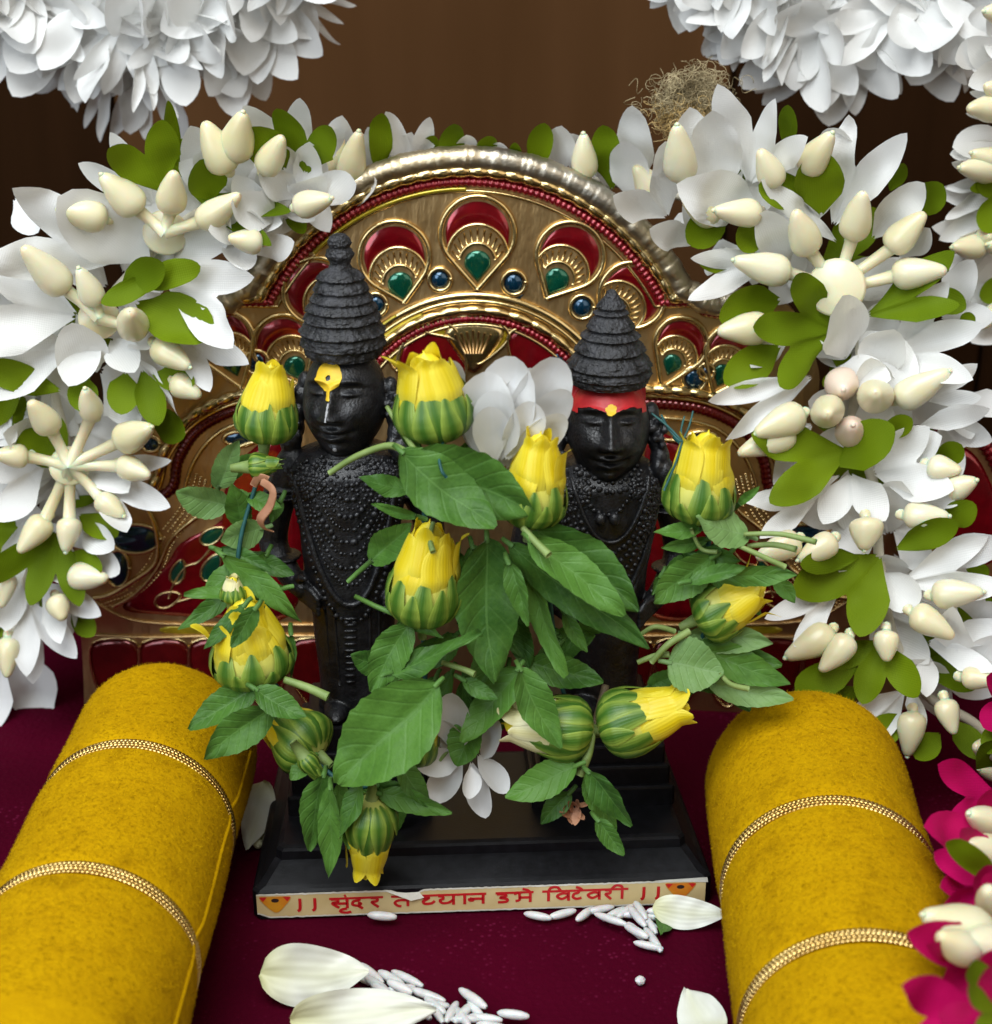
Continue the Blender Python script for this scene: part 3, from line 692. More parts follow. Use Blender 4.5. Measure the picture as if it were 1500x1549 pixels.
# --- figures
def zof(py, Y):
    return P(750, py, Y).z
def gsn(x, s): return math.exp(-(x/s)**2)
HA, HB, HC = 7.7, 8.6, 10.8
def face_d(x, z, lady):
    d = 0.0
    if -3.4 < z < 4.5:
        t = (4.5 - z)/7.0
        hgt = (0.45 + 1.7*min(1, t)**1.2) * (1 - sstep(-2.5, -3.3, z)) * sstep(4.6, 3.2, z)
        d += hgt * gsn(x, lerp(0.8, 1.35, min(1, t)))
    for sg in (-1, 1):
        d += 0.85*gsn(x - sg*1.4, 0.8)*gsn(z + 2.3, 0.8)
        d -= 1.35*gsn(x - sg*3.2, 2.2)*gsn(z - 2.2, 1.5)
        d += 1.55*gsn(x - sg*3.2, 1.7)*gsn(z - 2.0, 0.8)
        d -= 0.6*gsn(x - sg*3.2, 1.7)*gsn(z - 1.55 - .05*(x - sg*3.2)**2, 0.28)
        d += 0.62*gsn(x - sg*3.3, 2.4)*gsn(z - (4.5 - 0.09*(abs(x) - 3)**2), 0.45)
        d += 0.8*gsn(x - sg*4.0, 2.4)*gsn(z + 2.2, 2.3)
        d -= 0.35*gsn(x - sg*2.9, 0.7)*gsn(z + 5.2, 0.8)
    zz = z - 0.05*x*x
    d += 1.0*gsn(x, 2.3)*gsn(zz + 4.7, 0.55) + 1.2*gsn(x, 1.9)*gsn(zz + 6.1, 0.6) - 0.95*gsn(x, 2.9)*gsn(zz + 5.4, 0.3)
    d -= 0.25*gsn(x, 2.0)*gsn(z + 7.2, 0.5)
    d += 0.85*gsn(x, 2.2)*gsn(z + 8.6, 1.3)
    return d*1.45
def head_w(z): return HA*(1 - 0.10*sstep(-2.0, -9.5, z))
def face_y(x, z, lady=False):
    q = 1 - (x/head_w(z))**2 - (z/HC)**2
    return -HB*math.sqrt(max(q, 0.0)) - face_d(x, z, lady)*sstep(0.0, 0.25, max(q, 0))
def head_mesh(lady):
    mb = MB(); nu, nv = 150, 110; rows = []
    for j in range(nv + 1):
        a = math.pi*j/nv; z = -HC*math.cos(a); row = []
        for i in range(nu):
            b = 2*math.pi*i/nu
            x = head_w(z)*math.sin(a)*math.sin(b); y = -HB*math.sin(a)*math.cos(b)
            if y < 0:
                q = 1 - (x/head_w(z))**2 - (z/HC)**2
                y -= face_d(x, z, lady)*sstep(0.0, 0.25, max(q, 0))
            row.append((x, y, z))
        rows.append(row)
    mb.grid(rows, closeu=True)
    return mb
def capsule(mb, pts, rs, n=14):
    pts = [Vector(p) for p in pts]; m = len(pts)
    fine = catmull(pts, 6); k = len(fine)
    rf = lambda t: (lambda q: lerp(rs[int(q)], rs[min(int(q)+1, len(rs)-1)], q - int(q)))(min(t*(len(rs)-1), len(rs)-1 - 1e-6))
    mb.tube(fine, rf, n); mb.ellipsoid(fine[0], rs[0], rs[0], rs[0], 12, 8); mb.ellipsoid(fine[-1], rs[-1], rs[-1], rs[-1], 12, 8)

def figure(side, axis_px, body_rows, head_py, crown_prof, hyaw, marks, swags, lady):
    kx = FX[side]; kpx = 8.5
    Yc = 31.0
    # the figure's own frame: x across, y depth (front negative), z up from the floor; placed on the pedestal
    base = Matrix.Translation((kx, Yc, 0))
    def rows_at(z):
        r = body_rows
        if z <= r[0][0]: return r[0][1:]
        for a, b in zip(r, r[1:]):
            if a[0] <= z <= b[0]:
                t = (z - a[0])/(b[0] - a[0]); t = t*t*(3-2*t)
                return tuple(lerp(p, q, t) for p, q in zip(a[1:], b[1:]))
        return r[-1][1:]
    def front_y(x, z):
        rx, rf, rb, yc = rows_at(z); q = max(0.0, 1 - abs(x/rx)**2.3)
        return yc - rf*q**0.5
    mb = MB(); rr = []; z0, z1 = body_rows[0][0], body_rows[-1][0]
    for j in range(70):
        z = lerp(z0, z1, j/69); rx, rf, rb, yc = rows_at(z); row = []
        for i in range(48):
            b = 2*math.pi*i/48; s, c = math.sin(b), math.cos(b)
            row.append((rx*math.copysign(abs(s)**0.9, s), yc + (-rf*abs(c)**0.9 if c > 0 else rb*abs(c)**0.9), z))
        rr.append(row)
    mb.grid(rr, closeu=True); k = len(mb.v); mb.f.append(tuple(range(k-48, k))); mb.m.append(0); mb.f.append(tuple(reversed(range(48)))); mb.m.append(0)
    zs = zof(712, Yc - 8)
    if lady: zs = zof(745, Yc - 8)
    for sg in (-1, 1):
        capsule(mb, [(sg*10.2, 0.5, zs - 1.5), (sg*13.5, 2.5, zs - 9), (sg*15.2, 3.5, zs - 18), (sg*12.5, 0, zs - 23), (sg*9.6, -4, zs - 25)], [3.6, 3.3, 2.9, 2.5, 2.0])
        # hand on the hip with separate fingers
        for f in range(4):
            capsule(mb, [(sg*9.6, -4.2, zs - 24 - f*0.9), (sg*7.6, -6.0, zs - 24.8 - f*1.0), (sg*6.4, -7.2, zs - 26 - f*1.0)], [0.9, 0.75, 0.6], 8)
        capsule(mb, [(sg*10.2, -3.6, zs - 23.5), (sg*9.4, -5.5, zs - 22.2), (sg*8.6, -6.8, zs - 21.8)], [0.9, 0.8, 0.6], 8)
        for dz in (-6, -7.6, -20.5):
            mb.ellipsoid((sg*(12.2 if dz > -10 else 13.4), 1.2 if dz > -10 else 1.6, zs + dz), 3.9, 3.9, 0.7, 14, 6)
        # feet
        mb.ellipsoid((sg*3.8, -5.5, 30.2), 2.6, 5.2, 1.7, 14, 8)
    capsule(mb, [(0, 1, zs - 2), (0, 0.5, zs + 4)], [5.2, 4.6])
    hz = zof(head_py, Yc - 9)
    HM = Matrix.Translation((0, -0.6, hz)) @ Matrix.Rotation(R(hyaw), 4, 'Z') @ Matrix.Rotation(R(-9), 4, 'X')
    hm = head_mesh(lady); mb.add([HM @ v for v in hm.v], hm.f)
    # ears with long ornate earrings
    for sg in (-1, 1):
        for (dx, dy, dz, r) in [(8.2, 1.5, 2.5, 1.9), (8.9, 1.2, 0, 2.1), (9.2, 0.8, -3, 1.9), (9.9, 0.4, -5.8, 2.4), (10.8, 0.2, -8.5, 2.5), (9.4, -0.6, -7.6, 1.7)]:
            mb.ellipsoid(HM @ Vector((sg*dx, dy, dz)), r*0.8, r, r*1.15, 12, 8)
        rq = random.Random(5 + sg)
        for i in range(16):
            mb.ellipsoid(HM @ Vector((sg*(8.8 + rq.uniform(-0.8, 2.4)), -0.8 + rq.uniform(-1, .6), rq.uniform(-9.5, 2))), .75, .75, .75, 8, 6)
    body = remesh(mb, 0.27, 1).build('figure', M['black'], statue, xf=ST @ base,
                  label='standing figure with a red painted forehead' if lady else 'taller standing figure with a yellow forehead mark')
    XF = ST @ base
    # crown: stacked tiers with beaded, weathered edges
    cm = MB(); rows = []; nu = 120; prof = []
    hts = [(zof(py - 9, Yc - 0.9*hw/kpx), hw/kpx) for py, hw in crown_prof]
    fine = []
    for (a, b) in zip(hts, hts[1:]):
        for i in range(7):
            t = i/7; fine.append((lerp(a[0], b[0], t), lerp(a[1], b[1], t)))
    fine.append(hts[-1])
    for z, r in fine:
        row = []
        for i in range(nu):
            b = 2*math.pi*i/nu
            q = r*(1 + 0.04*mnoise.noise(Vector((math.cos(b)*r*0.8, math.sin(b)*r*0.8, z*1.1 + (7 if lady else 0)))) + 0.012*math.sin(b*34 + 2*math.sin(z*0.7)))
            q += 0.20*mnoise.noise(Vector((math.cos(b)*r*2.2, math.sin(b)*r*2.2, z*2.4))) + 0.16*mnoise.noise(Vector((math.cos(b)*r*4.2, math.sin(b)*r*4.2, z*4.4)))
            row.append((q*math.sin(b), -0.4 - q*1.02*math.cos(b), z))
        rows.append(row)
    cm.grid(rows, closeu=True); k = len(cm.v); cm.f.append(tuple(range(k-nu, k))); cm.m.append(0)
    cm.build('crown', M['crown'], body, xf=XF)
    # painted marks on the face
    def patch(name, inside, x0, x1, za, zb, mat, lift=0.28, n=56):
        mb = MB(); idx = {}; vs = []; fs = []
        for j in range(n + 1):
            for i in range(n + 1):
                x, z = lerp(x0, x1, i/n), lerp(za, zb, j/n); idx[i, j] = len(vs)
                vs.append(HM @ Vector((x, face_y(x, z) - lift, z)))
        for j in range(n):
            for i in range(n):
                x, z = lerp(x0, x1, (i+.5)/n), lerp(za, zb, (j+.5)/n)
                if inside(x, z): fs.append((idx[i, j], idx[i+1, j], idx[i+1, j+1], idx[i, j+1]))
        mb.add(vs, fs); mb.build(name, mat, body, xf=XF)
    nz = lambda x, z, s: mnoise.noise(Vector((x*1.1, z*1.1, s)))
    if not lady:
        cx, cz, r = -0.9, 5.2, 2.5
        def tilak(x, z):
            if math.hypot(x - cx, z - cz) < r + 0.15*nz(x, z, 1): return math.hypot((x - cx)*1.0, z - cz + .2) > 0.48 + 0.2*nz(x*2, z*2, 4)
            if 0.9 < z < cz: return abs(x - cx*(0.35 + 0.65*(z - 1.3)/4.0)) < 0.42 + max(0, (z - 3.0))*0.55*sstep(2.6, 4.4, z) + .1*nz(x, z, 2)
            return False
        patch('forehead_mark', tilak, -3.9, 2.1, 1.2, 8.8, M['ypaint'], n=110)
        patch('nose_line', lambda x, z: abs(x) < 0.16 + .14*nz(x, z*2, 3), -0.7, 0.7, -2.4, 0.8, M['wpaint'])
        patch('chin_dot', lambda x, z: math.hypot(x - .2, z + 8.2) < .38, -0.5, 0.9, -9, -7.5, M['wpaint'], n=12)
    else:
        patch('forehead_band', lambda x, z: (z > 4.3 + 0.55*math.exp(-((abs(x) - 3.6)/1.8)**2) - 0.5*gsn(x, 1.0) - (0.8 if abs(x) > 6.0 else 0) + .12*nz(x, z, 5)), -6.9, 6.9, 3.2, 8.6, M['rpaint'], 0.35, 70)
        patch('brow_dot', lambda x, z: math.hypot(x, (z - 4.6)*1.1) < 1.05 + .3*nz(x*1.3, z*1.3, 6), -1.5, 1.5, 3.2, 6.0, M['ypaint'], 0.5, 26)
    # carved ornament over shoulders and upper chest
    mb = MB(); rqo = random.Random(31 if lady else 32); zt = zs + 1.0
    for k in range(260):
        sgx = rqo.choice([-1, 1]); x = sgx*rqo.uniform(4.0, 10.8); z = zt - rqo.uniform(0, 9)*(abs(x)/10.8) + (10.8 - abs(x))*.22 - 1.0
        if z > body_rows[-1][0]: continue
        rx = rows_at(z)[0]
        if abs(x) > rx*.96: x = sgx*rx*rqo.uniform(.8, .95)
        r = rqo.uniform(.28, .6); mb.ellipsoid((x, front_y(x, z) + .05, z), r*rqo.uniform(.8, 1.5), r*.8, r, 7, 5)
    mb.build('shoulder_ornament', M['black'], body, xf=XF)
    # bead strings that follow the chest
    for (x0, za, x1, zb, zlow, rb, gap, mt) in swags:
        mb = MB(); pts = []
        for i in range(61):
            t = i/60; x = lerp(x0, x1, t); zt = lerp(za, zb, t)
            z = zt - (zt - zlow)*(1 - abs(2*t - 1)**2.2)
            pts.append(Vector((x, front_y(x, z) - rb*0.55, z)))
        if gap == 0: mb.tube(pts, rb, 10, up=(0, -1, 0))
        else:
            rqb = random.Random(int(abs(x0*100)))
            for p in resample(pts, gap*1.05):
                k = rqb.uniform(.62, 1.05); mb.ellipsoid(p + Vector((rqb.uniform(-.2, .2), 0.22, rqb.uniform(-.2, .2))), rb*k*rqb.uniform(.85, 1.3), rb*k*.8, rb*k, 8, 6)
        mb.build('necklace', M['black'], body, xf=XF)
    return body, XF, front_y

zb = lambda py, d=9: zof(py, 31 - d)
rowsL = [(29.0, 7.6, 6.0, 5.0, 0), (34, 7.2, 6.0, 5.5, 0), (zb(960), 8.0, 7.0, 6.5, 0), (zb(900), 9.0, 8.2, 7, 0), (zb(830), 9.6, 8.6, 7, 0), (zb(770), 10.6, 9.0, 7, 0), (zb(728), 11.6, 8.6, 7, 0), (zb(706), 9.5, 6.6, 6, 0), (zb(690), 5.0, 5.0, 5, 0)]
swL = [(-9.8, zb(722), 9.4, zb(722), zb(915), .55, 0, 0), (-8.9, zb(718), 8.6, zb(718), zb(860), .5, 1.0, 0), (-7.6, zb(716), 7.4, zb(716), zb(820), .62, 1.25, 0), (-6.2, zb(714), 6.2, zb(714), zb(780), .55, 1.1, 0),
       (-5.2, zb(712), 5.2, zb(712), zb(755), .6, 1.2, 0), (-4.2, zb(710), 4.2, zb(710), zb(735), .5, 1.0, 0), (-10.6, zb(730), 10.4, zb(730), zb(945), .6, 1.25, 0), (-8.3, zb(718), 8.0, zb(718), zb(838), .45, .9, 0)]
swL += [(-6.5, zb(716), 6.8, zb(716), zb(800), .4, .8, 0), (-9.3, zb(720), 9.0, zb(720), zb(885), .42, .85, 0), (-5.7, zb(713), 5.7, zb(713), zb(768), .4, .85, 0)]
swL += [(-4.6, zb(700), 4.6, zb(700), zb(712), .55, 1.05, 0), (-5.4, zb(704), 5.4, zb(704), zb(722), .5, 1.0, 0), (-7.2, zb(708), 7.2, zb(708), zb(742), .45, .9, 0)]
crownL = [(556, 57), (552, 59), (543, 60), (541, 66), (533, 64), (525, 62), (522, 67), (512, 60), (504, 55), (501, 60), (494, 56), (488, 52), (485, 56), (478, 51), (472, 46), (469, 49), (462, 44), (456, 39), (453, 43), (444, 38), (437, 33), (434, 37), (426, 31), (420, 24), (416, 18), (408, 15), (404, 17), (397, 22), (388, 19), (384, 15), (378, 18), (369, 15), (363, 9), (360, 2)]
bodyL, XL, fyL = figure('L', 512, rowsL, 624, crownL, -15, 'tilak', swL, False)
mb = MB()
for k in range(11):
    z = zb(938 + k*10); mb.ellipsoid((-0.3 - k*.06, fyL(0, z) - 0.15, z), 1.5 - k*.05, .45, .32, 10, 6)
for dx in (-5.2, -3.4, 3.4, 5.2):
    mb.tube([(dx*(1 - .12*k/10), fyL(dx, zb(925 + k*12)) - .1, zb(925 + k*12)) for k in range(11)], .32, 6)
mb.build('robe_pleats', M['black'], bodyL, xf=XL)
rowsR = [(29.0, 7.4, 5.6, 5.0, 0), (34, 7.4, 6.0, 5.5, 0), (zb(960), 7.8, 6.6, 6, 0), (zb(900), 8.4, 7.6, 6.5, 0), (zb(850), 9.2, 8.2, 7, 0), (zb(800), 10.0, 8.8, 7, 0), (zb(755), 10.4, 8.6, 7, 0), (zb(735), 9.0, 6.8, 6, 0), (zb(715), 5.0, 5.0, 5, 0)]
swR = [(-5.4, zb(722), 5.4, zb(722), zb(742), .62, 1.2, 0), (-6.0, zb(728), 6.0, zb(728), zb(752), .62, 1.2, 0), (-6.6, zb(732), 5.2, zb(732), zb(786), .5, 1.0, 0),
       (-8.0, zb(742), 8.4, zb(740), zb(845), .62, 1.25, 0), (-8.8, zb(745), 9.0, zb(742), zb(862), .6, 1.25, 0), (-9.4, zb(748), 9.5, zb(745), zb(882), .6, 1.25, 0), (-7.2, zb(740), 7.4, zb(740), zb(828), .4, 0, 0), (-9.6, zb(760), 9.8, zb(755), zb(902), .55, 1.2, 0), (-9.2, zb(790), 9.4, zb(790), zb(925), .5, 0, 0), (-9, zb(820), 9, zb(820), zb(940), .5, 0, 0)]
crownR = [(606, 60), (602, 62), (596, 62), (594, 67), (588, 65), (583, 61), (580, 67), (570, 61), (557, 51), (554, 56), (545, 50), (534, 42), (531, 47), (525, 41), (518, 33), (516, 38), (506, 33), (494, 24), (491, 28), (485, 20), (481, 23), (473, 18), (468, 14), (460, 10), (453, 6), (450, 1.5)]
bodyR, XR, fyR = figure('R', 920, rowsR, 674, crownR, -4, 'band', swR, True)
mb = MB()
for dx in (-1.3, 1.3): mb.ellipsoid((dx - .8, fyR(dx - .8, zb(790)) - 0.9, zb(790)), 1.1, 1.0, 1.25, 12, 8)
mb.build('pendant', M['black'], bodyR, xf=XR)

# ------------------------------------------------------------------ felt bolsters
def bolster(far_px, near_px, r, bands, label, seed, seam_ang):
    a = G(*far_px, r); b = G(*near_px, r)
    ax = (b - a).normalized(); ax.z = 0; ax.normalize()
    L = 150.0
    root = thing('bolster', (a.x, a.y, 0), label, 'bolster', 'yellow felt bolsters flanking the statuette')
    side = ax.cross(Vector((0, 0, 1))); upv = Vector((0, 0, 1))
    def rad(s, ang):
        q = r + 0.6*mnoise.noise(Vector((s/20, math.cos(ang)*1.3, math.sin(ang)*1.3 + seed)))
        for bs in bands: q -= 0.75*math.exp(-((s - bs)/2.6)**2)
        return q
    mb = MB(); rows = []; N = 96
    prof = []
    dl = r*0.72
    for i in range(15):
        t = i/14*math.pi/2; prof.append((dl - dl*math.cos(t) - 0.0, max(0.02, math.sin(t)**0.8)))
    prof = [(s - dl, k) for s, k in prof]
    s = 1.2
    while s < L: prof.append((s, 1.0)); s += 1.2
    for s, k in prof:
        rows.append([a + ax*s + (side*math.cos(2*math.pi*i/N) + upv*math.sin(2*math.pi*i/N))*(rad(s, 2*math.pi*i/N)*k) for i in range(N)])
    mb.grid(rows, closeu=True); k = len(mb.v); mb.f.append(tuple(range(k-N, k))); mb.m.append(0)
    cov = mb.build('felt_cover', M['felt'], root)
    for bs in bands:
        for q in range(4):
            bm = MB(); s = bs + (q - 1.5)*0.74; n = 150
            for i in range(n):
                an = 2*math.pi*i/n + q*0.02
                if math.sin(an) < -0.75: continue
                e1 = -side*math.sin(an) + upv*math.cos(an); nn = side*math.cos(an) + upv*math.sin(an)
                tw = (e1*0.9 + ax*(0.55 if q % 2 else -0.55)).normalized()
                p = a + ax*(s + 0.5*math.sin(an*1.0 + seed)) + nn*(r - 0.42 + (0.1 if q in (1, 2) else 0.02))
                Mx = Matrix((tw, nn, tw.cross(nn))).transposed()
                bm.ellipsoid(p, 0.62, 0.26, 0.37, 6, 4, Mx)
            bm.build('braid_cord', M['braid'], root)
    # side seam
    pts = []
    for i in range(90 if seam_ang else 0):
        s = 6 + i*1.4; nn = side*math.cos(seam_ang) + upv*math.sin(seam_ang)
        pts.append(a + ax*s + nn*(rad(s, seam_ang) - 0.12) )
    if pts: MB().tube(pts, 0.5, 8, up=side).build('seam', M['felt'], root)
    # raised nap, too fine to count
    rq = random.Random(seed); fm = MB()
    for i in range(60000):
        s = rq.uniform(-dl*0.6, 95); an = rq.uniform(-0.6, math.pi + 0.6)
        k = 1.0 if s > 0 else math.sqrt(max(0.05, 1 - (s/dl)**2))
        nn = side*math.cos(an) + upv*math.sin(an); e1 = -side*math.sin(an) + upv*math.cos(an)
        if any(abs(s - bs) < 2.3 for bs in bands): continue
        p = a + ax*s + nn*(rad(s, an)*k - 0.05)
        t = (e1*rq.gauss(0, 1) + ax*rq.gauss(0, 1)); t.normalize()
        q = p + t*rq.uniform(0.5, 1.3) + nn*rq.uniform(0.02, 0.42); wv = t.cross(nn)*0.06
        fm.add([p - wv, p + wv, q], [(0, 1, 2)])
    fm.build('felt_nap', M['nap'], root, kind='stuff')
    return root
aL = G(248, 1137, 19.5); 
def band_at(far_px, near_px, r, py):
    a = G(*far_px, r); b = G(*near_px, r); ax = (b - a).normalized()
    best = min((abs_y, s) for s, abs_y in [(s/4, abs(proj_y(a + ax*(s/4) + Vector((0, 0, r))) - py)) for s in range(0, 500)])
    return best[1]
def proj_y(p):
    d = p - CAM; return 774.5 - FPX*d.dot(UP)/d.dot(FW)
LF, LN = ((248, 1140), (95, 1549)); RF, RN = ((1218, 1186), (1300, 1549))
bolster(LF, LN, 18.6, [band_at(LF, LN, 18.6, 1122), band_at(LF, LN, 18.6, 1308)], 'yellow felt bolster with gold braid bands, lying clear beside the statuette', 11, R(168))
bolster(RF, RN, 19.0, [band_at(RF, RN, 19.0, 1208), band_at(RF, RN, 19.0, 1412)], 'yellow felt bolster with gold braid bands under the magenta and white garlands', 23, None)

# ------------------------------------------------------------------ sheet shapes: lobed cloth pieces, leaves, petals
CAMD = lambda p: (CAM - p).normalized()
def frame(b, t, roll):
    a = (t - b); L = a.length; a.normalize()
    n = CAMD(b); n = (n - a*n.dot(a)).normalized()
    n = Matrix.Rotation(R(roll), 3, a) @ n
    return a, n, a.cross(n), L          # axis, normal, lateral
def fan(b, t, n=1, spread=None, roll=0, cup=0.3, curl=0.15, notch=0.55, pw=1.2, seed=0, fold=0.10):
    """die-cut cloth piece: n pointed lobes joined at the base"""
    spread = (spread if spread else {1: 27, 2: 36, 3: 52, 4: 70}[n]) * (1.32 if n == 1 else 1.45)
    spread = min(spread, 80)
    if n == 1: notch = 0.36
    a, nn, lat, L = frame(b, t, roll)
    A = R(spread); per = 14; nu = n*per; nv = 12; rows = []; uvs = []
    for j in range(nv + 1):
        s = lerp(0.06, 1, j/nv); row = []; ur = []
        for i in range(nu + 1):
            x = -1 + 2*i/nu; th = x*A; xl = ((i % per)/per)*2 - 1 if i < nu else 1.0
            if i % per == 0 and 0 < i < nu: xl = 1.0
            sc = 1.0 + 0.07*math.sin(seed*7.3 + math.floor(i/per)*2.1)
            Rr = (notch + (1 - notch)*(1 - abs(xl)**pw))*sc
            rr = s*Rr*L; la = rr*math.sin(th); al = rr*math.cos(th)
            if n == 1: la *= 1.12
            h = cup*(la/L)**2*L*1.6 + curl*L*(rr/L)**2.2 - fold*L*(1 - xl*xl)*s*Rr*0.6*(1 if n > 1 else 0.5)
            h += 0.06*L*mnoise.noise(Vector((la*0.16 + seed*3.1, al*0.16, seed*1.7)))*s*2 + 0.03*L*s*math.sin(xl*3.0 + seed)
            row.append(b + a*al + lat*la + nn*h); ur.append((la, al))
        rows.append(row); uvs.append(ur)
    return MB().grid(rows, uvs)
def leaf(b, t, wpx, roll=0, curl=0.12, fold=0.22, seed=0, petiole=0.0, wave=0.05, blunt=0.8, tooth=0.03):
    """ovate leaf with folded midrib, toothed edge and short stalk; wpx = full width in photo pixels"""
    W = wpx*mmpx(b)/2
    a, nn, lat, L = frame(b, t, roll); nu, nv = 12, 26; rows = []; uvs = []
    for j in range(nv + 1):
        s = j/nv; row = []; ur = []
        wv = W*max(0.03, math.sin(math.pi*min(1, s**blunt*0.985 + 0.012)))**0.72
        side_bend = 0.05*L*math.sin(s*2.6 + seed)
        for i in range(nu + 1):
            x = -1 + 2*i/nu
            e = 1 + (tooth*math.sin(s*52 + seed)*abs(x)**6)
            la = x*wv*e
            h = fold*abs(la) + curl*L*(s**1.8) - curl*L*0.5*s + wave*L*math.sin(s*7 + seed + x*1.4)*abs(x)**1.5*0.6
            h += 0.035*L*mnoise.noise(Vector((la*0.3, s*4, seed*2.3))) + 0.008*L*math.sin(s*20 - abs(x)*5)*abs(x)**0.7
            row.append(b + a*(s*L) + lat*(la + side_bend*math.sin(math.pi*s)*0.6) + nn*h); ur.append((i/nu, s))
        rows.append(row); uvs.append(ur)
    mb = MB().grid(rows, uvs)
    if petiole > 0:
        mb.tube([b - a*(petiole*mmpx(b)), b - a*(petiole*0.5*mmpx(b)) + nn*0.3, b + a*0.6], lambda q: lerp(0.42, 0.5, q), 7)
    return mb
# ------------------------------------------------------------------ white artificial garland round the throne
def Yg(px, py):
    if px < 500: return 66.0
    if px > 1000: return lerp(68, 36, sstep(330, 1110, py))
    return 86.0
def bud_mb(b, t, wd=None, stalk=7.0):
    a = (t - b); L = a.length*1.18; a.normalize(); b = b - a*L*0.12
    rb = random.Random(int(abs(b.x*97 + b.z*31)*10)); L *= rb.uniform(.94, 1.07)
    r = (wd or min(3.3, max(2.7, L*0.33))) * rb.uniform(.92, 1.05)
    prof = [(-0.3, 0.9), (0.0, r*0.42), (L*.04, r*.70), (L*.11, r*.90), (L*.21, r), (L*.32, r*1.0), (L*.46, r*.93), (L*.60, r*.80), (L*.74, r*.63), (L*.86, r*.47), (L*.94, r*.34), (L*.985, r*.2), (L, r*.03)]
    mb = MB().lathe(b, a, prof, 20)
    o1 = a.orthogonal().normalized(); o1 = Matrix.Rotation(rb.uniform(0, 6.28), 3, a) @ o1; sq = rb.uniform(.90, 1.0)
    for i, v in enumerate(mb.v):             # each bud a little bent, flattened and dented
        hh = (v - b).dot(a)/L; d = (v - b).dot(o1)
        v += o1*(d*(sq - 1)) + o1*(0.10*L*hh*hh*rb.choice([1, 1])) + (v - b - a*(hh*L))*(0.05*mnoise.noise(v*0.35))
    if rb.random() < .45: mb.ellipsoid(b + a*(L*1.0) + o1*(0.10*L), .55, .5, .5, 8, 6)
    k = stalk*0.55
    mb.tube([b + a*0.4, b - a*(k*0.5), b - a*k + Vector((0, k*0.7, 0)), b - a*(k*1.2) + Vector((0, k*1.9, 0))], lambda t: 0.85 + 0.3*t, 9)
    return mb
ctr = [0]
def put_fan(g, mat, name, e, dy0, dt0):
    bx, by, tx, ty = e[:4]; o = e[4] if len(e) > 4 else {}
    ctr[0] += 1
    Yb = o.get('Y', Yg(bx, by)) + dy0 + o.get('dy', 0)
    b = P(bx, by, Yb); t = P(tx, ty, Yb + o.get('dt', dt0))
    if name == 'petal': t = b + (t - b)*1.08
    rq = random.Random(ctr[0]*13 + 5)
    mb = fan(b, t, o.get('n', 1), o.get('sp'), o.get('roll', rq.uniform(-18, 18)), o.get('cup', 0.35), o.get('curl', 0.14), seed=ctr[0], pw=o.get('pw', 1.5 if name == 'leaf' else 1.2), fold=o.get('fold', 0.12 if name == 'petal' else 0.08))
    return mb.build(name, M[mat], g)
def put_bud(g, e, mat='bud', dy0=-6):
    bx, by, tx, ty = e[:4]; o = e[4] if len(e) > 4 else {}
    Yb = o.get('Y', Yg(bx, by)) + dy0 + o.get('dy', 0)
    b = P(bx, by, Yb); t = P(tx, ty, Yb + o.get('dt', -3.0))
    return bud_mb(b, t, o.get('w'), o.get('stalk', 0.9)).build('bud', M[o.get('mat', mat)], g)
def hub(g, px, py, r, Y, thick=1.6):
    c = P(px, py, Y); n = CAMD(c)
    MB().lathe(c - n*thick, n, [(0, 0.1), (0, r), (thick*.6, r), (thick, r*.9), (thick*1.05, 0.05)], 28).build('hub', M['bud'], g)

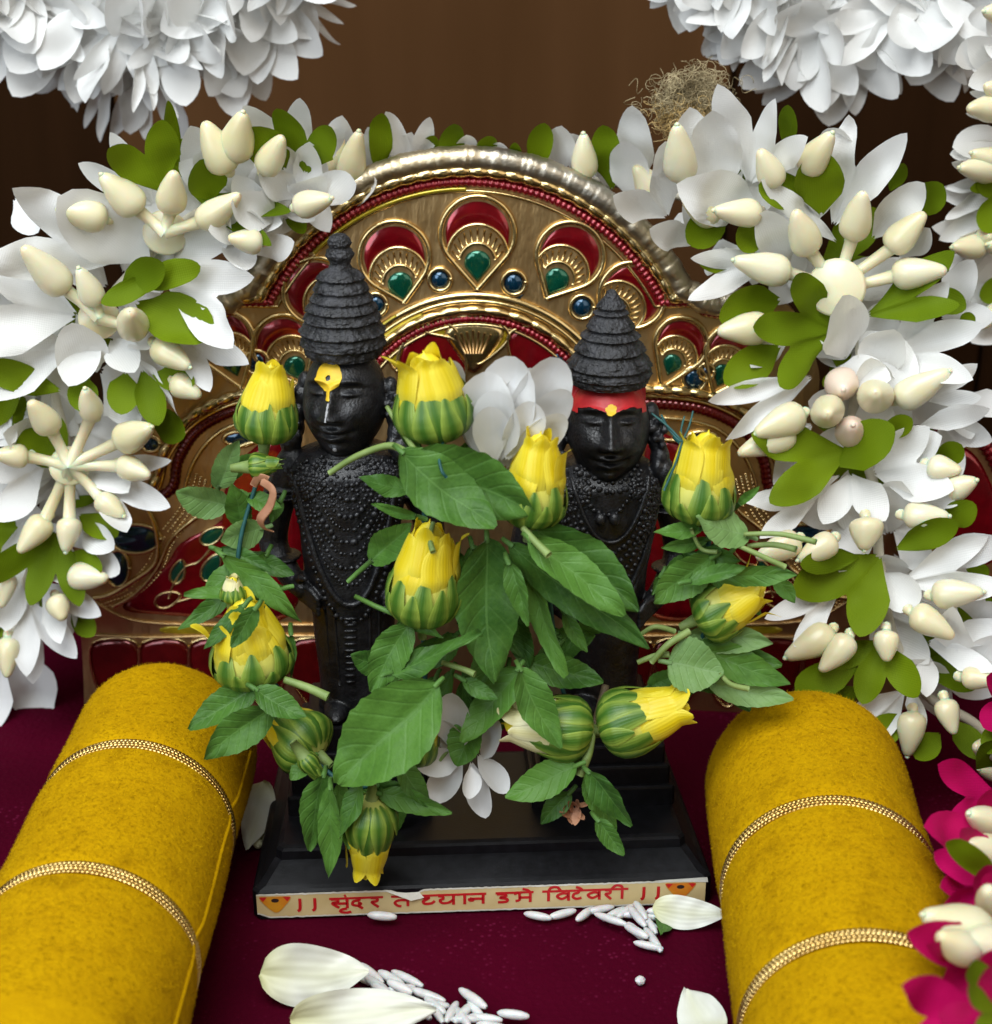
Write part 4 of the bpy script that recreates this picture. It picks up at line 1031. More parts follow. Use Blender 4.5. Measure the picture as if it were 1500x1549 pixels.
garland = thing('jasmine_garland', P(705, 240, 84), 'white artificial jasmine garland with cream buds and green leaves draped over the throne back', 'garland')
W = [ # left flank
 (185, 395, 5, 335, dict(n=2, sp=24)), (228, 398, 105, 300, dict(sp=30)), (245, 420, 388, 420, dict(n=3, sp=36)), (235, 312, 142, 222, dict(n=2, sp=20, dy=4)),
 (428, 332, 370, 255, dict(n=2, sp=40)), (455, 300, 510, 238, dict(n=2, sp=30)), (445, 268, 455, 150, dict(n=3, sp=32, dy=4)), (505, 275, 520, 178, dict(sp=18, dy=4)),
 (120, 478, -60, 445, dict(n=2, sp=30)), (112, 525, -55, 548, dict(n=2, sp=28)), (135, 568, 108, 482, dict(sp=34, cup=.6)), (168, 512, 205, 565, dict(sp=32)), (135, 498, 108, 578, dict(sp=32)),
 (268, 498, 345, 575, dict(n=2, sp=22)), (200, 538, 272, 617, dict(sp=10, roll=50)), (68, 705, -30, 750, dict(n=2, sp=34)), (-25, 640, 26, 668, dict(sp=30)), (138, 722, 245, 765, dict(n=3, sp=30)),
 (118, 798, 174, 830, dict(sp=24)), (138, 838, 182, 866, dict(sp=22)), (62, 880, 128, 955, dict(n=2, sp=26)), (40, 905, 80, 1012, dict(n=2, sp=26)), (25, 870, 8, 955, dict(sp=24)), (38, 785, 4, 905, dict(sp=16)), (45, 930, 52, 1025, dict(sp=18, dy=4)),
 (60, 560, -40, 610, dict(n=2, dy=4)), (20, 480, -50, 400, dict(n=2, dy=5)), (330, 320, 270, 240, dict(n=2, dy=6, sp=30)), (180, 480, 260, 470, dict(n=2, dy=5)), (350, 330, 410, 380, dict(n=2, dy=3)),
 (120, 680, 30, 600, dict(n=2, dy=5)), (100, 640, 230, 690, dict(n=2, dy=6, sp=30)), (60, 800, 150, 850, dict(n=2, dy=5)),
 # over the arch (behind it)
 (622, 275, 618, 168, dict(n=2, sp=20)), (705, 250, 706, 200, dict(sp=22)), (756, 250, 756, 214, dict(sp=24)), (845, 262, 852, 188, dict(sp=24)), (962, 290, 962, 166, dict(sp=18)), (955, 305, 950, 216, dict(sp=24, dy=-4)), (1022, 272, 1002, 212, dict(sp=32)), (560, 270, 545, 200, dict(sp=20)), (780, 260, 775, 225, dict(sp=20)),
 # right flank, upper
 (1042, 290, 1042, 168, dict(sp=24, dy=2)), (1088, 305, 1080, 170, dict(sp=22)), (1132, 280, 1175, 150, dict(n=3, sp=30)), (1148, 318, 1030, 278, dict(sp=26, cup=.8)), (1268, 368, 1145, 272, dict(sp=9, roll=10)),
 (1258, 345, 1328, 188, dict(n=2, sp=20)), (1318, 362, 1396, 278, dict(sp=22)), (1360, 392, 1404, 345, dict(sp=24, dy=3)), (1192, 405, 1160, 322, dict(sp=22)), (1182, 392, 1040, 420, dict(n=2, sp=14)),
 (1278, 545, 1266, 445, dict(sp=30, roll=30)), (1340, 532, 1476, 500, dict(n=3, sp=34)), (1318, 562, 1352, 495, dict(sp=34)), (1232, 568, 1092, 632, dict(n=2, sp=14)), (1298, 500, 1374, 576, dict(sp=30)), (1260, 560, 1340, 575, dict(sp=30)),
 (1395, 605, 1486, 578, dict(n=2, sp=20)), (1388, 645, 1498, 618, dict(sp=15)), (1318, 716, 1428, 690, dict(n=2, sp=32)), (1272, 718, 1185, 763, dict(sp=10)), (1285, 715, 1292, 798, dict(n=2, sp=40)), (1368, 740, 1456, 738, dict(n=2, sp=22)), (1242, 748, 1132, 792, dict(n=2, sp=18)),
 (1272, 888, 1178, 960, dict(n=2, sp=18)), (1335, 866, 1386, 918, dict(sp=30, pw=2.4)), (1360, 882, 1500, 850, dict(n=2, sp=20)), (1398, 850, 1512, 818, dict(sp=18)), (1400, 972, 1515, 985, dict(n=2, sp=24)), (1402, 985, 1400, 1052, dict(sp=22)), (1475, 940, 1500, 890, dict(n=2)), (1370, 1042, 1298, 1110, dict(n=2, sp=20)), (1374, 1040, 1398, 1098, dict(sp=18)),
 (1450, 1010, 1490, 940, dict(n=2, sp=30)), (1440, 600, 1500, 650, dict(n=2, dy=5)), (1300, 440, 1210, 470, dict(n=2, dy=5)), (1320, 620, 1260, 560, dict(n=2, dy=5)), (1350, 800, 1430, 830, dict(n=2, dy=5)), (1340, 930, 1420, 960, dict(n=2, dy=5)), (1250, 270, 1215, 200, dict(n=2, dy=6)), (1420, 480, 1500, 440, dict(n=2, dy=6)), (1310, 760, 1220, 830, dict(n=2, dy=6)),
]
W += [(402, 345, 322, 300, dict(n=2, sp=34)), (425, 335, 445, 245, dict(n=2, sp=30, dy=3)), (470, 305, 425, 232, dict(n=2, sp=32, dy=2)), (495, 292, 548, 225, dict(n=2, Y=86)), (380, 385, 420, 335, dict(n=2, sp=30, dy=3)), (360, 300, 330, 215, dict(n=2, sp=26, dy=5)),
 (590, 270, 590, 185, dict(n=2, sp=24, dy=3)), (660, 262, 668, 205, dict(n=2, sp=26, dy=3)), (880, 275, 895, 205, dict(n=2, sp=28, dy=3)), (920, 290, 935, 200, dict(n=2, sp=24, dy=4)), (1010, 330, 960, 260, dict(n=2, sp=30, dy=3)), (1060, 370, 1010, 310, dict(n=2, sp=30, dy=4)), (1090, 360, 1100, 420, dict(n=2, sp=30, dy=5)), (1200, 500, 1110, 540, dict(n=2, sp=22, dy=5)), (1420, 640, 1480, 700, dict(n=2, dy=4)), (1400, 860, 1470, 930, dict(n=2, dy=4)), (1230, 640, 1150, 700, dict(n=2, sp=22, dy=5)), (20, 300, 60, 350, dict(n=1, dy=9)), (150, 560, 250, 600, dict(n=2, dy=5))]
for e in W: put_fan(garland, 'white', 'petal', e, 0, -7)
GR = [
 (246, 292, 195, 182, dict(n=2, sp=30)), (270, 262, 248, 140, dict(sp=9)), (322, 302, 300, 238, dict(sp=36)), (288, 292, 423, 350, dict(n=2, sp=16, dt=0)), (432, 258, 385, 192, dict(sp=32)), (462, 265, 470, 158, dict(n=2, sp=30)),
 (192, 432, 317, 402, dict(sp=14)), (242, 420, 147, 465, dict(sp=16)), (182, 440, 255, 393, dict(sp=22)), (203, 456, 320, 510, dict(sp=27)), (48, 405, 8, 386, dict(sp=24, dy=6)), (95, 592, -25, 558, dict(sp=18)),
 (130, 568, 118, 627, dict(sp=36)), (190, 562, 183, 634, dict(sp=33)), (214, 558, 242, 648, dict(sp=22)), (228, 565, 294, 582, dict(sp=22)), (35, 592, 74, 702, dict(sp=30, dy=5)), (222, 630, 285, 655, dict(sp=30, dy=5)),
 (86, 800, 45, 915, dict(n=3, sp=36)), (95, 838, 163, 868, dict(sp=24)), (118, 778, 182, 816, dict(sp=24, dy=3)), (108, 918, 144, 962, dict(sp=26, dy=4)), (20, 560, -20, 640, dict(dy=3)),
 (576, 275, 572, 168, dict(sp=13)), (682, 265, 682, 178, dict(sp=20)), (735, 250, 735, 195, dict(sp=24)), (808, 258, 826, 178, dict(sp=20)), (926, 290, 914, 186, dict(sp=18)), (780, 250, 780, 212, dict(sp=14)), (640, 260, 655, 200, dict(sp=16, dy=3)),
 (1190, 232, 1194, 153, dict(sp=15, dy=4)), (1242, 328, 1236, 215, dict(sp=29)), (1222, 298, 1138, 278, dict(sp=26)), (1345, 290, 1370, 243, dict(sp=18, dy=4)), (1382, 325, 1426, 278, dict(sp=30, dy=4)), (1150, 345, 1112, 372, dict(sp=36, dy=2)), (1100, 320, 1035, 372, dict(sp=28, dy=4)), (1130, 395, 1045, 400, dict(sp=18, dy=4)),
 (1264, 500, 1140, 492, dict(n=3, sp=40)), (1182, 522, 1093, 582, dict(sp=24, dy=2)), (1182, 452, 1086, 478, dict(sp=30, dy=3)), (1308, 478, 1455, 425, dict(n=2, sp=20)), (1448, 492, 1478, 480, dict(sp=26)),
 (1286, 682, 1130, 718, dict(n=2, sp=26)), (1265, 706, 1362, 640, dict(sp=28)), (1332, 662, 1384, 628, dict(sp=22)), (1420, 700, 1455, 670, dict(dy=2)), (1352, 832, 1446, 790, dict(sp=18)), (1425, 792, 1478, 762, dict(sp=28)), (1302, 842, 1198, 852, dict(sp=16)), (1332, 838, 1240, 945, dict(n=2, sp=34)),
 (1302, 1008, 1192, 1045, dict(sp=20)), (1332, 968, 1305, 1062, dict(n=3, sp=50)), (1370, 1080, 1308, 1126, dict(sp=24)), (1422, 1108, 1384, 1148, dict(sp=28)), (1302, 1040, 1232, 1078, dict(sp=22, dy=4)), (1438, 1088, 1492, 1152, dict(sp=24, dy=3)), (1460, 860, 1500, 870, dict(dy=3)), (1400, 440, 1460, 470, dict(dy=6)),
]
for e in GR: put_fan(garland, 'green', 'leaf', e, -3, -5)
rqf = random.Random(41)
for path, ctrx in (([(20, 980), (40, 850), (90, 700), (70, 560), (140, 460), (230, 360), (330, 300), (440, 285)], (560, 700)), ([(1060, 310), (1150, 330), (1260, 410), (1310, 520), (1310, 640), (1340, 730), (1350, 850), (1370, 960), (1420, 1050)], (900, 700))):
    cp = catmull([(x, y, 0) for x, y in path], 10)
    for i in range(46):
        q = cp[int(i*(len(cp) - 1)/45)]
        an = math.atan2(q.y - ctrx[1], q.x - ctrx[0]) + rqf.choice([rqf.gauss(0, .7), rqf.gauss(math.pi, .6)])
        L = rqf.uniform(95, 125) * (1.0 if math.cos(an)*(q.x - ctrx[0]) + math.sin(an)*(q.y - ctrx[1]) > 0 else 0.72)
        e = (q.x + rqf.gauss(0, 10), q.y + rqf.gauss(0, 10), q.x + math.cos(an)*L, q.y + math.sin(an)*L, dict(n=rqf.choice([1, 2, 2]), dy=rqf.uniform(5, 10)))
        if i % 3 == 2: put_fan(garland, 'green', 'leaf', e, 1, -2)
        else: put_fan(garland, 'white', 'petal', e, 0, -3)
BD = [
 (340, 250, 312, 193), (355, 232, 367, 170), (402, 252, 432, 208), (310, 332, 362, 305), (258, 312, 263, 258), (202, 312, 162, 265), (152, 330, 92, 315), (92, 432, 37, 375), (142, 452, 125, 405), (203, 496, 188, 472, dict(dt=-8)), (388, 366, 345, 365), (455, 312, 500, 295), (530, 268, 535, 195, dict(dy=-2)), (500, 250, 508, 205),
 (240, 525, 288, 556), (268, 580, 302, 595), (75, 646, 50, 604), (35, 690, -12, 690), (185, 666, 230, 645), (186, 705, 228, 716), (155, 756, 182, 782), (105, 790, 103, 832), (66, 790, 30, 832), (140, 625, 125, 590), (115, 870, 163, 882), (85, 908, 98, 935), (12, 972, 15, 1026), (8, 872, 8, 915),
 (885, 258, 875, 203), (992, 302, 970, 250), (1030, 262, 1022, 188), (1140, 322, 1085, 326), (1170, 272, 1154, 233), (1222, 252, 1262, 197), (1222, 372, 1195, 320), (1290, 352, 1308, 292), (1352, 370, 1397, 322), (1182, 411, 1115, 401), (1360, 416, 1434, 402), (1152, 497, 1093, 495, dict(dy=3)),
 (1205, 630, 1137, 653), (1190, 660, 1120, 676, dict(dy=2)), (1252, 622, 1246, 620, dict(w=3.5, dt=-8)), (1323, 600, 1325, 602, dict(w=3.5, dt=-8)), (1365, 602, 1430, 570), (1272, 580, 1272, 584, dict(w=3.4, dt=-7, mat='budpink', dy=3)), (1286, 655, 1286, 650, dict(w=3.4, dt=-7, mat='budpink', dy=3)), (1400, 560, 1460, 565, dict(dy=4)),
 (1410, 705, 1450, 715), (1440, 740, 1474, 730), (1376, 780, 1436, 778), (1255, 820, 1213, 846), (1200, 820, 1150, 842), (1310, 790, 1312, 830, dict(w=3.7)), (1420, 900, 1488, 889), (1386, 930, 1440, 956), (1340, 960, 1338, 998), (1280, 970, 1247, 1018), (1250, 960, 1193, 1000, dict(dy=2)),
 (1380, 1085, 1375, 1140), (1430, 1065, 1440, 1112), (1462, 1025, 1508, 1025), (1500, 1135, 1468, 1127), (1512, 1165, 1482, 1168), (1075, 330, 1040, 300, dict(dy=4)),
]
for e in BD: put_bud(garland, e)
hub(garland, 105, 705, 4.2, 60.5); hub(garland, 250, 352, 4.5, 64); hub(garland, 150, 482, 4.2, 63); hub(garland, 1265, 435, 5.8, 59)
for (x0, y0, x1, y1) in [(150, 480, 92, 432), (150, 480, 142, 452), (150, 482, 203, 496), (250, 352, 258, 318), (250, 352, 205, 315), (250, 352, 310, 334), (1265, 435, 1222, 375), (1265, 435, 1290, 356), (1265, 435, 1350, 374), (1265, 435, 1184, 411), (1265, 440, 1360, 416)] + [(105, 705, x, y) for x, y in [(75, 646), (35, 690), (185, 666), (186, 705), (155, 756), (105, 790), (66, 790), (140, 625)]]:
    a = P(x0, y0, Yg(x0, y0) - 5.5); b = P(x1, y1, Yg(x1, y1) - 6)
    MB().tube([a, a.lerp(b, .5) + Vector((0, .3, 0)), b], lambda t: 1.15 + 0.25*abs(2*t - 1), 9).build('stalk', M['bud'], garland)
cordp = [(10, 1010), (45, 850), (100, 700), (80, 560), (150, 470), (250, 360), (330, 310), (440, 290), (560, 265), (705, 252), (860, 265), (1000, 290), (1140, 330), (1260, 420), (1300, 520), (1290, 640), (1320, 730), (1330, 850), (1350, 960), (1400, 1050), (1480, 1100), (1530, 1180)]
pts = catmull([P(x, y, (Yg(x, y) + (2 if x < 500 or x > 1000 else 4))) for x, y in cordp], 8)
MB().tube(pts, 1.1, 8).build('cord', M['cord'], garland)

# ------------------------------------------------------------------ full white garlands hanging behind
def pompom(label, path, seed, count, Rpx, Y):
    g = thing('petal_garland', P(path[0][0], path[0][1], Y), label, 'garland', 'full white petal garlands hanging behind the throne')
    rq = random.Random(seed); cp = catmull([(x, y, 0) for x, y in path], 10)
    MB().tube([P(p.x, p.y, Y + 4) for p in cp], 5.0, 10).build('cord', M['cord'], g)
    for i in range(count):
        c = cp[rq.randrange(len(cp))]; an = rq.uniform(0, 2*math.pi); k = rq.random()
        ca, sa = math.cos(an), math.sin(an)
        d0 = Rpx*(0.15 + 0.35*k); d1 = Rpx*(0.62 + 0.42*k)
        b = P(c.x + ca*d0, c.y + sa*d0, Y - 16*(1 - k) + 4); t = P(c.x + ca*d1 + rq.uniform(-14, 14), c.y + sa*d1 + rq.uniform(-8, 18), Y - 22*(1 - k)**0.8 + 6)
        dl = (t - b).normalized()
        if (t - b).length < 19: b = t - dl*19
        fan(b, t, rq.choice([1, 1, 2, 3]), rq.choice([17, 20, 24]) if rq.random() < .6 else None, rq.uniform(-50, 50), rq.uniform(.1, .6), rq.uniform(-.1, .3), seed=i + seed, pw=1.35, fold=0.2).build('petal', M['white'], g)
    return g
pompom('full white petal garland hanging above the side of the taller figure with yellow mark', [(-80, -70), (50, 0), (205, 45), (330, 10), (440, -90)], 101, 150, 158, 128)
pompom('full white petal garland hanging beside the wool tuft', [(1065, -110), (1150, -15), (1270, 48), (1400, 15), (1530, -50)], 202, 150, 152, 124)
# strand down the right edge
sg = thing('jasmine_strand', P(1530, 300, 95), 'slim white jasmine strand with cream buds hanging straight beside the throne', 'garland')
for e in [(1525, 30, 1472, 62, dict(n=2)), (1530, 70, 1462, 40, dict(n=2)), (1525, 105, 1470, 60), (1530, 100, 1462, 130, dict(sp=24)), (1535, 150, 1462, 140, dict(sp=8)), (1530, 175, 1455, 172, dict(sp=8)), (1530, 205, 1442, 222, dict(sp=22)), (1535, 225, 1444, 235, dict(sp=14)),
          (1525, 270, 1428, 285, dict(n=3, sp=22)), (1525, 310, 1416, 325, dict(n=2, sp=24)), (1520, 355, 1416, 378, dict(n=2, sp=22)), (1525, 400, 1430, 405, dict(n=2)), (1525, 430, 1440, 445, dict(n=2)), (1530, 470, 1450, 480, dict(n=2))]:
    put_fan(sg, 'white', 'petal', (*e[:4], dict(e[4] if len(e) > 4 else {}, Y=96)), 0, -4)
for e in [(1525, 290, 1462, 310, dict(n=2, sp=40)), (1520, 330, 1482, 378, dict(sp=22)), (1530, 430, 1475, 450, dict(sp=28)), (1525, 275, 1455, 288, dict(sp=12))]:
    put_fan(sg, 'green', 'leaf', (*e[:4], dict(e[4], Y=92)), 0, -4)
for e in [(1515, 165, 1465, 158), (1520, 20, 1490, 22), (1512, 245, 1470, 238), (1500, 258, 1452, 248), (1490, 360, 1500, 355), (1480, 372, 1442, 380), (1520, 140, 1488, 135), (1515, 370, 1492, 366), (1510, 470, 1480, 490)]:
    put_bud(sg, (*e, dict(Y=95)))
MB().tube([P(1535, -40, 98), P(1532, 200, 98), P(1530, 520, 97)], 1.2, 8).build('cord', M['cord'], sg)
# magenta garland at the right bolster
mg = thing('magenta_garland', P(1500, 1350, 0), 'magenta cloth petal garland with cream buds resting against a yellow bolster', 'garland')
for e in [(1515, 1205, 1413, 1208, dict(n=2, sp=26)), (1505, 1285, 1398, 1256, dict(sp=22)), (1508, 1322, 1428, 1292, dict(n=2, sp=26)), (1505, 1342, 1402, 1338, dict(n=2, sp=28)), (1500, 1448, 1372, 1472, dict(n=2, sp=30)), (1480, 1458, 1388, 1424, dict(sp=10)), (1490, 1530, 1360, 1545, dict(n=2, sp=24)), (1510, 1570, 1420, 1600, dict(n=2)),
          (1530, 1060, 1478, 1058, dict(n=2)), (1525, 1030, 1490, 1022), (1530, 1145, 1490, 1140), (1540, 1240, 1480, 1180, dict(n=2, dy=5)), (1530, 1400, 1460, 1380, dict(n=2, dy=6)), (1540, 1500, 1450, 1500, dict(n=2, dy=6)), (1530, 1270, 1440, 1240, dict(n=2, dy=4)), (1520, 1400, 1440, 1360, dict(n=2, dy=8)), (1530, 1560, 1440, 1500, dict(n=2, dy=5))]:
    put_fan(mg, 'pink', 'petal', (*e[:4], dict(e[4] if len(e) > 4 else {}, Y=(26 if e[1] < 1165 else lerp(-2, -74, (e[1] - 1165)/340)))), 0, -5)
for e in [(1512, 1335, 1425, 1260, dict(sp=11)), (1515, 1470, 1466, 1515, dict(n=2, sp=34)), (1515, 1530, 1452, 1538, dict(n=2, sp=24)), (1520, 1160, 1478, 1120, dict(sp=26)), (1510, 1090, 1495, 1140)]:
    put_fan(mg, 'green', 'leaf', (*e[:4], dict(e[4] if len(e) > 4 else {}, Y=(22 if e[1] < 1165 else lerp(-6, -78, (e[1] - 1165)/340)))), 0, -5)
for e in [(1502, 1247, 1466, 1222), (1480, 1410, 1408, 1386), (1502, 1372, 1484, 1342), (1462, 1437, 1424, 1425), (1505, 1290, 1475, 1275), (1500, 1430, 1470, 1420), (1525, 1135, 1490, 1130)]:
    put_bud(mg, (*e, dict(Y=(22 if e[1] < 1165 else lerp(-8, -80, (e[1] - 1165)/340)))), dy0=0)
rqm = random.Random(8)
for k in range(26):                      # the far side of the same strand
    y = 1180 + k*16; Yk = lerp(2, -70, (y - 1165)/340); an = rqm.uniform(-.9, .9)
    put_fan(mg, 'green' if k % 4 == 3 else 'pink', 'leaf' if k % 4 == 3 else 'petal', (1512, y, 1512 + 100*math.cos(an), y + 80*math.sin(an), dict(n=2, sp=28, Y=Yk)), 0, rqm.uniform(-4, 14))
    if k % 3 == 0: put_bud(mg, (1545, y, 1590 + rqm.uniform(0, 20), y + rqm.uniform(-20, 20), dict(Y=Yk - 3)), dy0=0)
MB().tube(catmull([P(1520, 1040, 34), P(1522, 1200, 4), P(1518, 1400, -38), P(1518, 1580, -78)], 6), .7, 8).build('cord', M['cord'], mg)

# ------------------------------------------------------------------ fresh garlands: yellow chrysanthemum buds and basil
PROF = [(0, .24), (.04, .55), (.10, .79), (.19, .96), (.29, 1.0), (.40, .96), (.52, .84), (.64, .69), (.76, .54), (.86, .40), (.94, .22), (.97, .03), (1.0, .02)]
def prof(h):
    h = max(0, min(1, h))
    for (a, r), (b, q) in zip(PROF, PROF[1:]):
        if a <= h <= b: return lerp(r, q, (h - a)/(b - a))
    return 0.03
def hug(bp, a, c, bl, L, Wd, az, h0, h1, half, flare, off, seed=0, tipw=0.05, peak=0.5, nu=6, nv=18, root=None):
    """strip lying on the bud from height h0 to h1; flare lifts its outer end"""
    rows = []; uvs = []
    for j in range(nv + 1):
        s = j/nv; h = lerp(h0, h1, s); row = []; ur = []
        wv = half*max(tipw, math.sin(math.pi*min(1, max(0.0, s*0.93 + 0.045 if peak == 0.5 else (s**peak)*0.95 + .03))))**0.7
        if root is not None:               # petal: broad strap with a rounded, slightly pointed end
            wv = half*min(1.0, .55 + s*1.2)*(1.0 if s < .62 else max(.05, 1 - ((s - .62)/.38)**2.2)**.6)
        lift = flare*max(0, (s - 0.25)/0.75)**1.6
        for i in range(nu + 1):
            x = -1 + 2*i/nu
            hh = min(h, 1.0); rad = Wd/2*max(prof(hh), 0.36 if h > .8 else 0.0)
            wq = min(wv*min(2.2, (Wd*0.42)/max(rad, .1)), 1.15) if root is not None else wv
            ang = az + x*wq
            edge = 0.06*Wd*(abs(x)**2)*(0.5 if flare < .3 else -0.6)
            of = off if root is None else lerp(root, off, sstep(0.1, 0.5, s))
            row.append(bp + a*(h*L - lift*lift*0.12*L) + (c*math.cos(ang) + bl*math.sin(ang))*(rad + of - edge*0.3) + (c*math.cos(az) + bl*math.sin(az))*(lift*Wd*0.5)
                       + bl*(0.02*Wd*math.sin(s*4 + seed)))
            ur.append((i/nu, s))
        rows.append(row); uvs.append(ur)
    return MB().grid(rows, uvs)
def mum(g, base, top, wpx, Y, dt=0.0, green=0.62, flares=(), petal='ypetal', nsep=8, seed=0, label=None, tiltY=None):
    bp = P(*base, Y); tp = P(*top, Y + dt)
    a = tp - bp; L = a.length; a.normalize(); Wd = wpx*0.95*mmpx(bp)
    c = CAMD(bp); c = (c - a*c.dot(a)).normalized(); bl = a.cross(c)
    rq = random.Random(seed*17 + 3)
    core = MB().lathe(bp, a, [(h*L, r*Wd/2*0.97) for h, r in PROF], 24, c).build('flower_bud', M['core'], g)
    if label: core['label'] = label
    # short stalk under the bud
    MB().tube([bp - a*3.2, bp - a*1.2, bp + a*0.6], lambda t: lerp(0.75, 1.35, t), 9).build('stalk', M['stem'], core)
    npet = 9
    for i in range(npet):
        az = 2*math.pi*i/npet + rq.uniform(-.12, .12) + .2
        hug(bp, a, c, bl, L, Wd, az, 0.26 + rq.uniform(-.05, .05), rq.uniform(0.80, 1.04), rq.uniform(.42, .60), rq.uniform(-.02, .22), 0.12 + 0.16*(i % 3), seed + i, tipw=.5, root=-.5).build('petal', M[petal], core)
    for (azd, h1, fl, hw) in flares:
        hug(bp, a, c, bl, L, Wd, R(azd), 0.30, h1, hw, fl*1.6, 0.55, seed + azd, tipw=.45, root=-.6).build('petal', M[petal], core)
    for row, (h1, k) in enumerate([(green*1.22, .50), (green*0.78, .44)]):
        for i in range(nsep):
            az = 2*math.pi*(i + .5*row)/nsep + rq.uniform(-.1, .1)
            hug(bp, a, c, bl, L, Wd, az, 0.02, h1 + rq.uniform(-.12, .12), math.pi/nsep*1.25*k*1.4, rq.uniform(-.03, .02), 0.40 + .16*row, seed + i, peak=0.55).build('sepal', M['sepal'], core)
    return core
def put_leaf(g, e, seed):
    bx, by, tx, ty, wpx = e[:5]; o = e[5] if len(e) > 5 else {}
    Y = o.get('Y', 10); rq = random.Random(seed*7 + 1)
    b = P(bx, by, Y); t = P(tx, ty, Y + o.get('dt', -2))
    return leaf(b, t, wpx*1.0, o.get('roll', rq.uniform(-26, 26)), o.get('curl', rq.uniform(.0, .28)), o.get('fold', rq.uniform(.12, .5)), seed, o.get('pet', 14), o.get('wave', .06), o.get('bl', .8)).build('leaf', M[o.get('m', 'leaf')], g)
def put_stem(g, pts, r=0.6, mat='stem', name='stem', flat=1.0):
    q = catmull([P(x, y, Y) for x, y, Y in pts], 6); r *= 0.8 if mat == 'stem' else 1.0
    return MB().tube(q, lambda t: r*(0.85 + .3*t), 8, flat=flat).build(name, M[mat], g)

ga = thing('flower_garland', P(520, 1040, 8), 'fresh garland of yellow chrysanthemum buds and basil leaves hung on the yellow marked figure', 'garland')
mum(ga, (400, 668), (410, 548), 98, 20, green=.66, flares=[(-35, 1.06, .12, .5), (30, 1.02, .1, .45)], seed=1)
mum(ga, (664, 664), (640, 530), 124, 9, -1, green=.74, flares=[(-72, 1.12, .42, .40), (-48, 1.05, .30, .34), (35, .95, .12, .5), (0, .98, .1, .4)], seed=2)
mum(ga, (640, 942), (650, 785), 116, 4, -1, green=.52, flares=[(-12, 1.02, .14, .36), (38, .86, .12, .36), (75, .98, .40, .32), (12, .82, .1, .3)], seed=3)
mum(ga, (386, 1032), (366, 905), 124, 8, -1, green=.5, flares=[(42, 1.05, .18, .4), (-85, .9, .55, .3), (-20, 1.0, .15, .36), (10, .9, .12, .3), (-50, .85, .2, .3)], seed=4)
mum(ga, (482, 1142), (405, 1078), 100, 6, 7, green=.82, flares=[(150, 1.1, .2, .4), (100, 1.05, .2, .4), (-100, 1.05, .3, .4)], seed=5)
mum(ga, (562, 1208), (556, 1322), 86, -3, 0, green=.62, flares=[(-25, 1.02, .16, .4), (35, 1.0, .16, .4), (80, .9, .2, .3)], seed=6)
mum(ga, (622, 1152), (648, 1060), 70, 6, 0, green=.6, flares=[(30, 1.0, .1, .4)], seed=7)
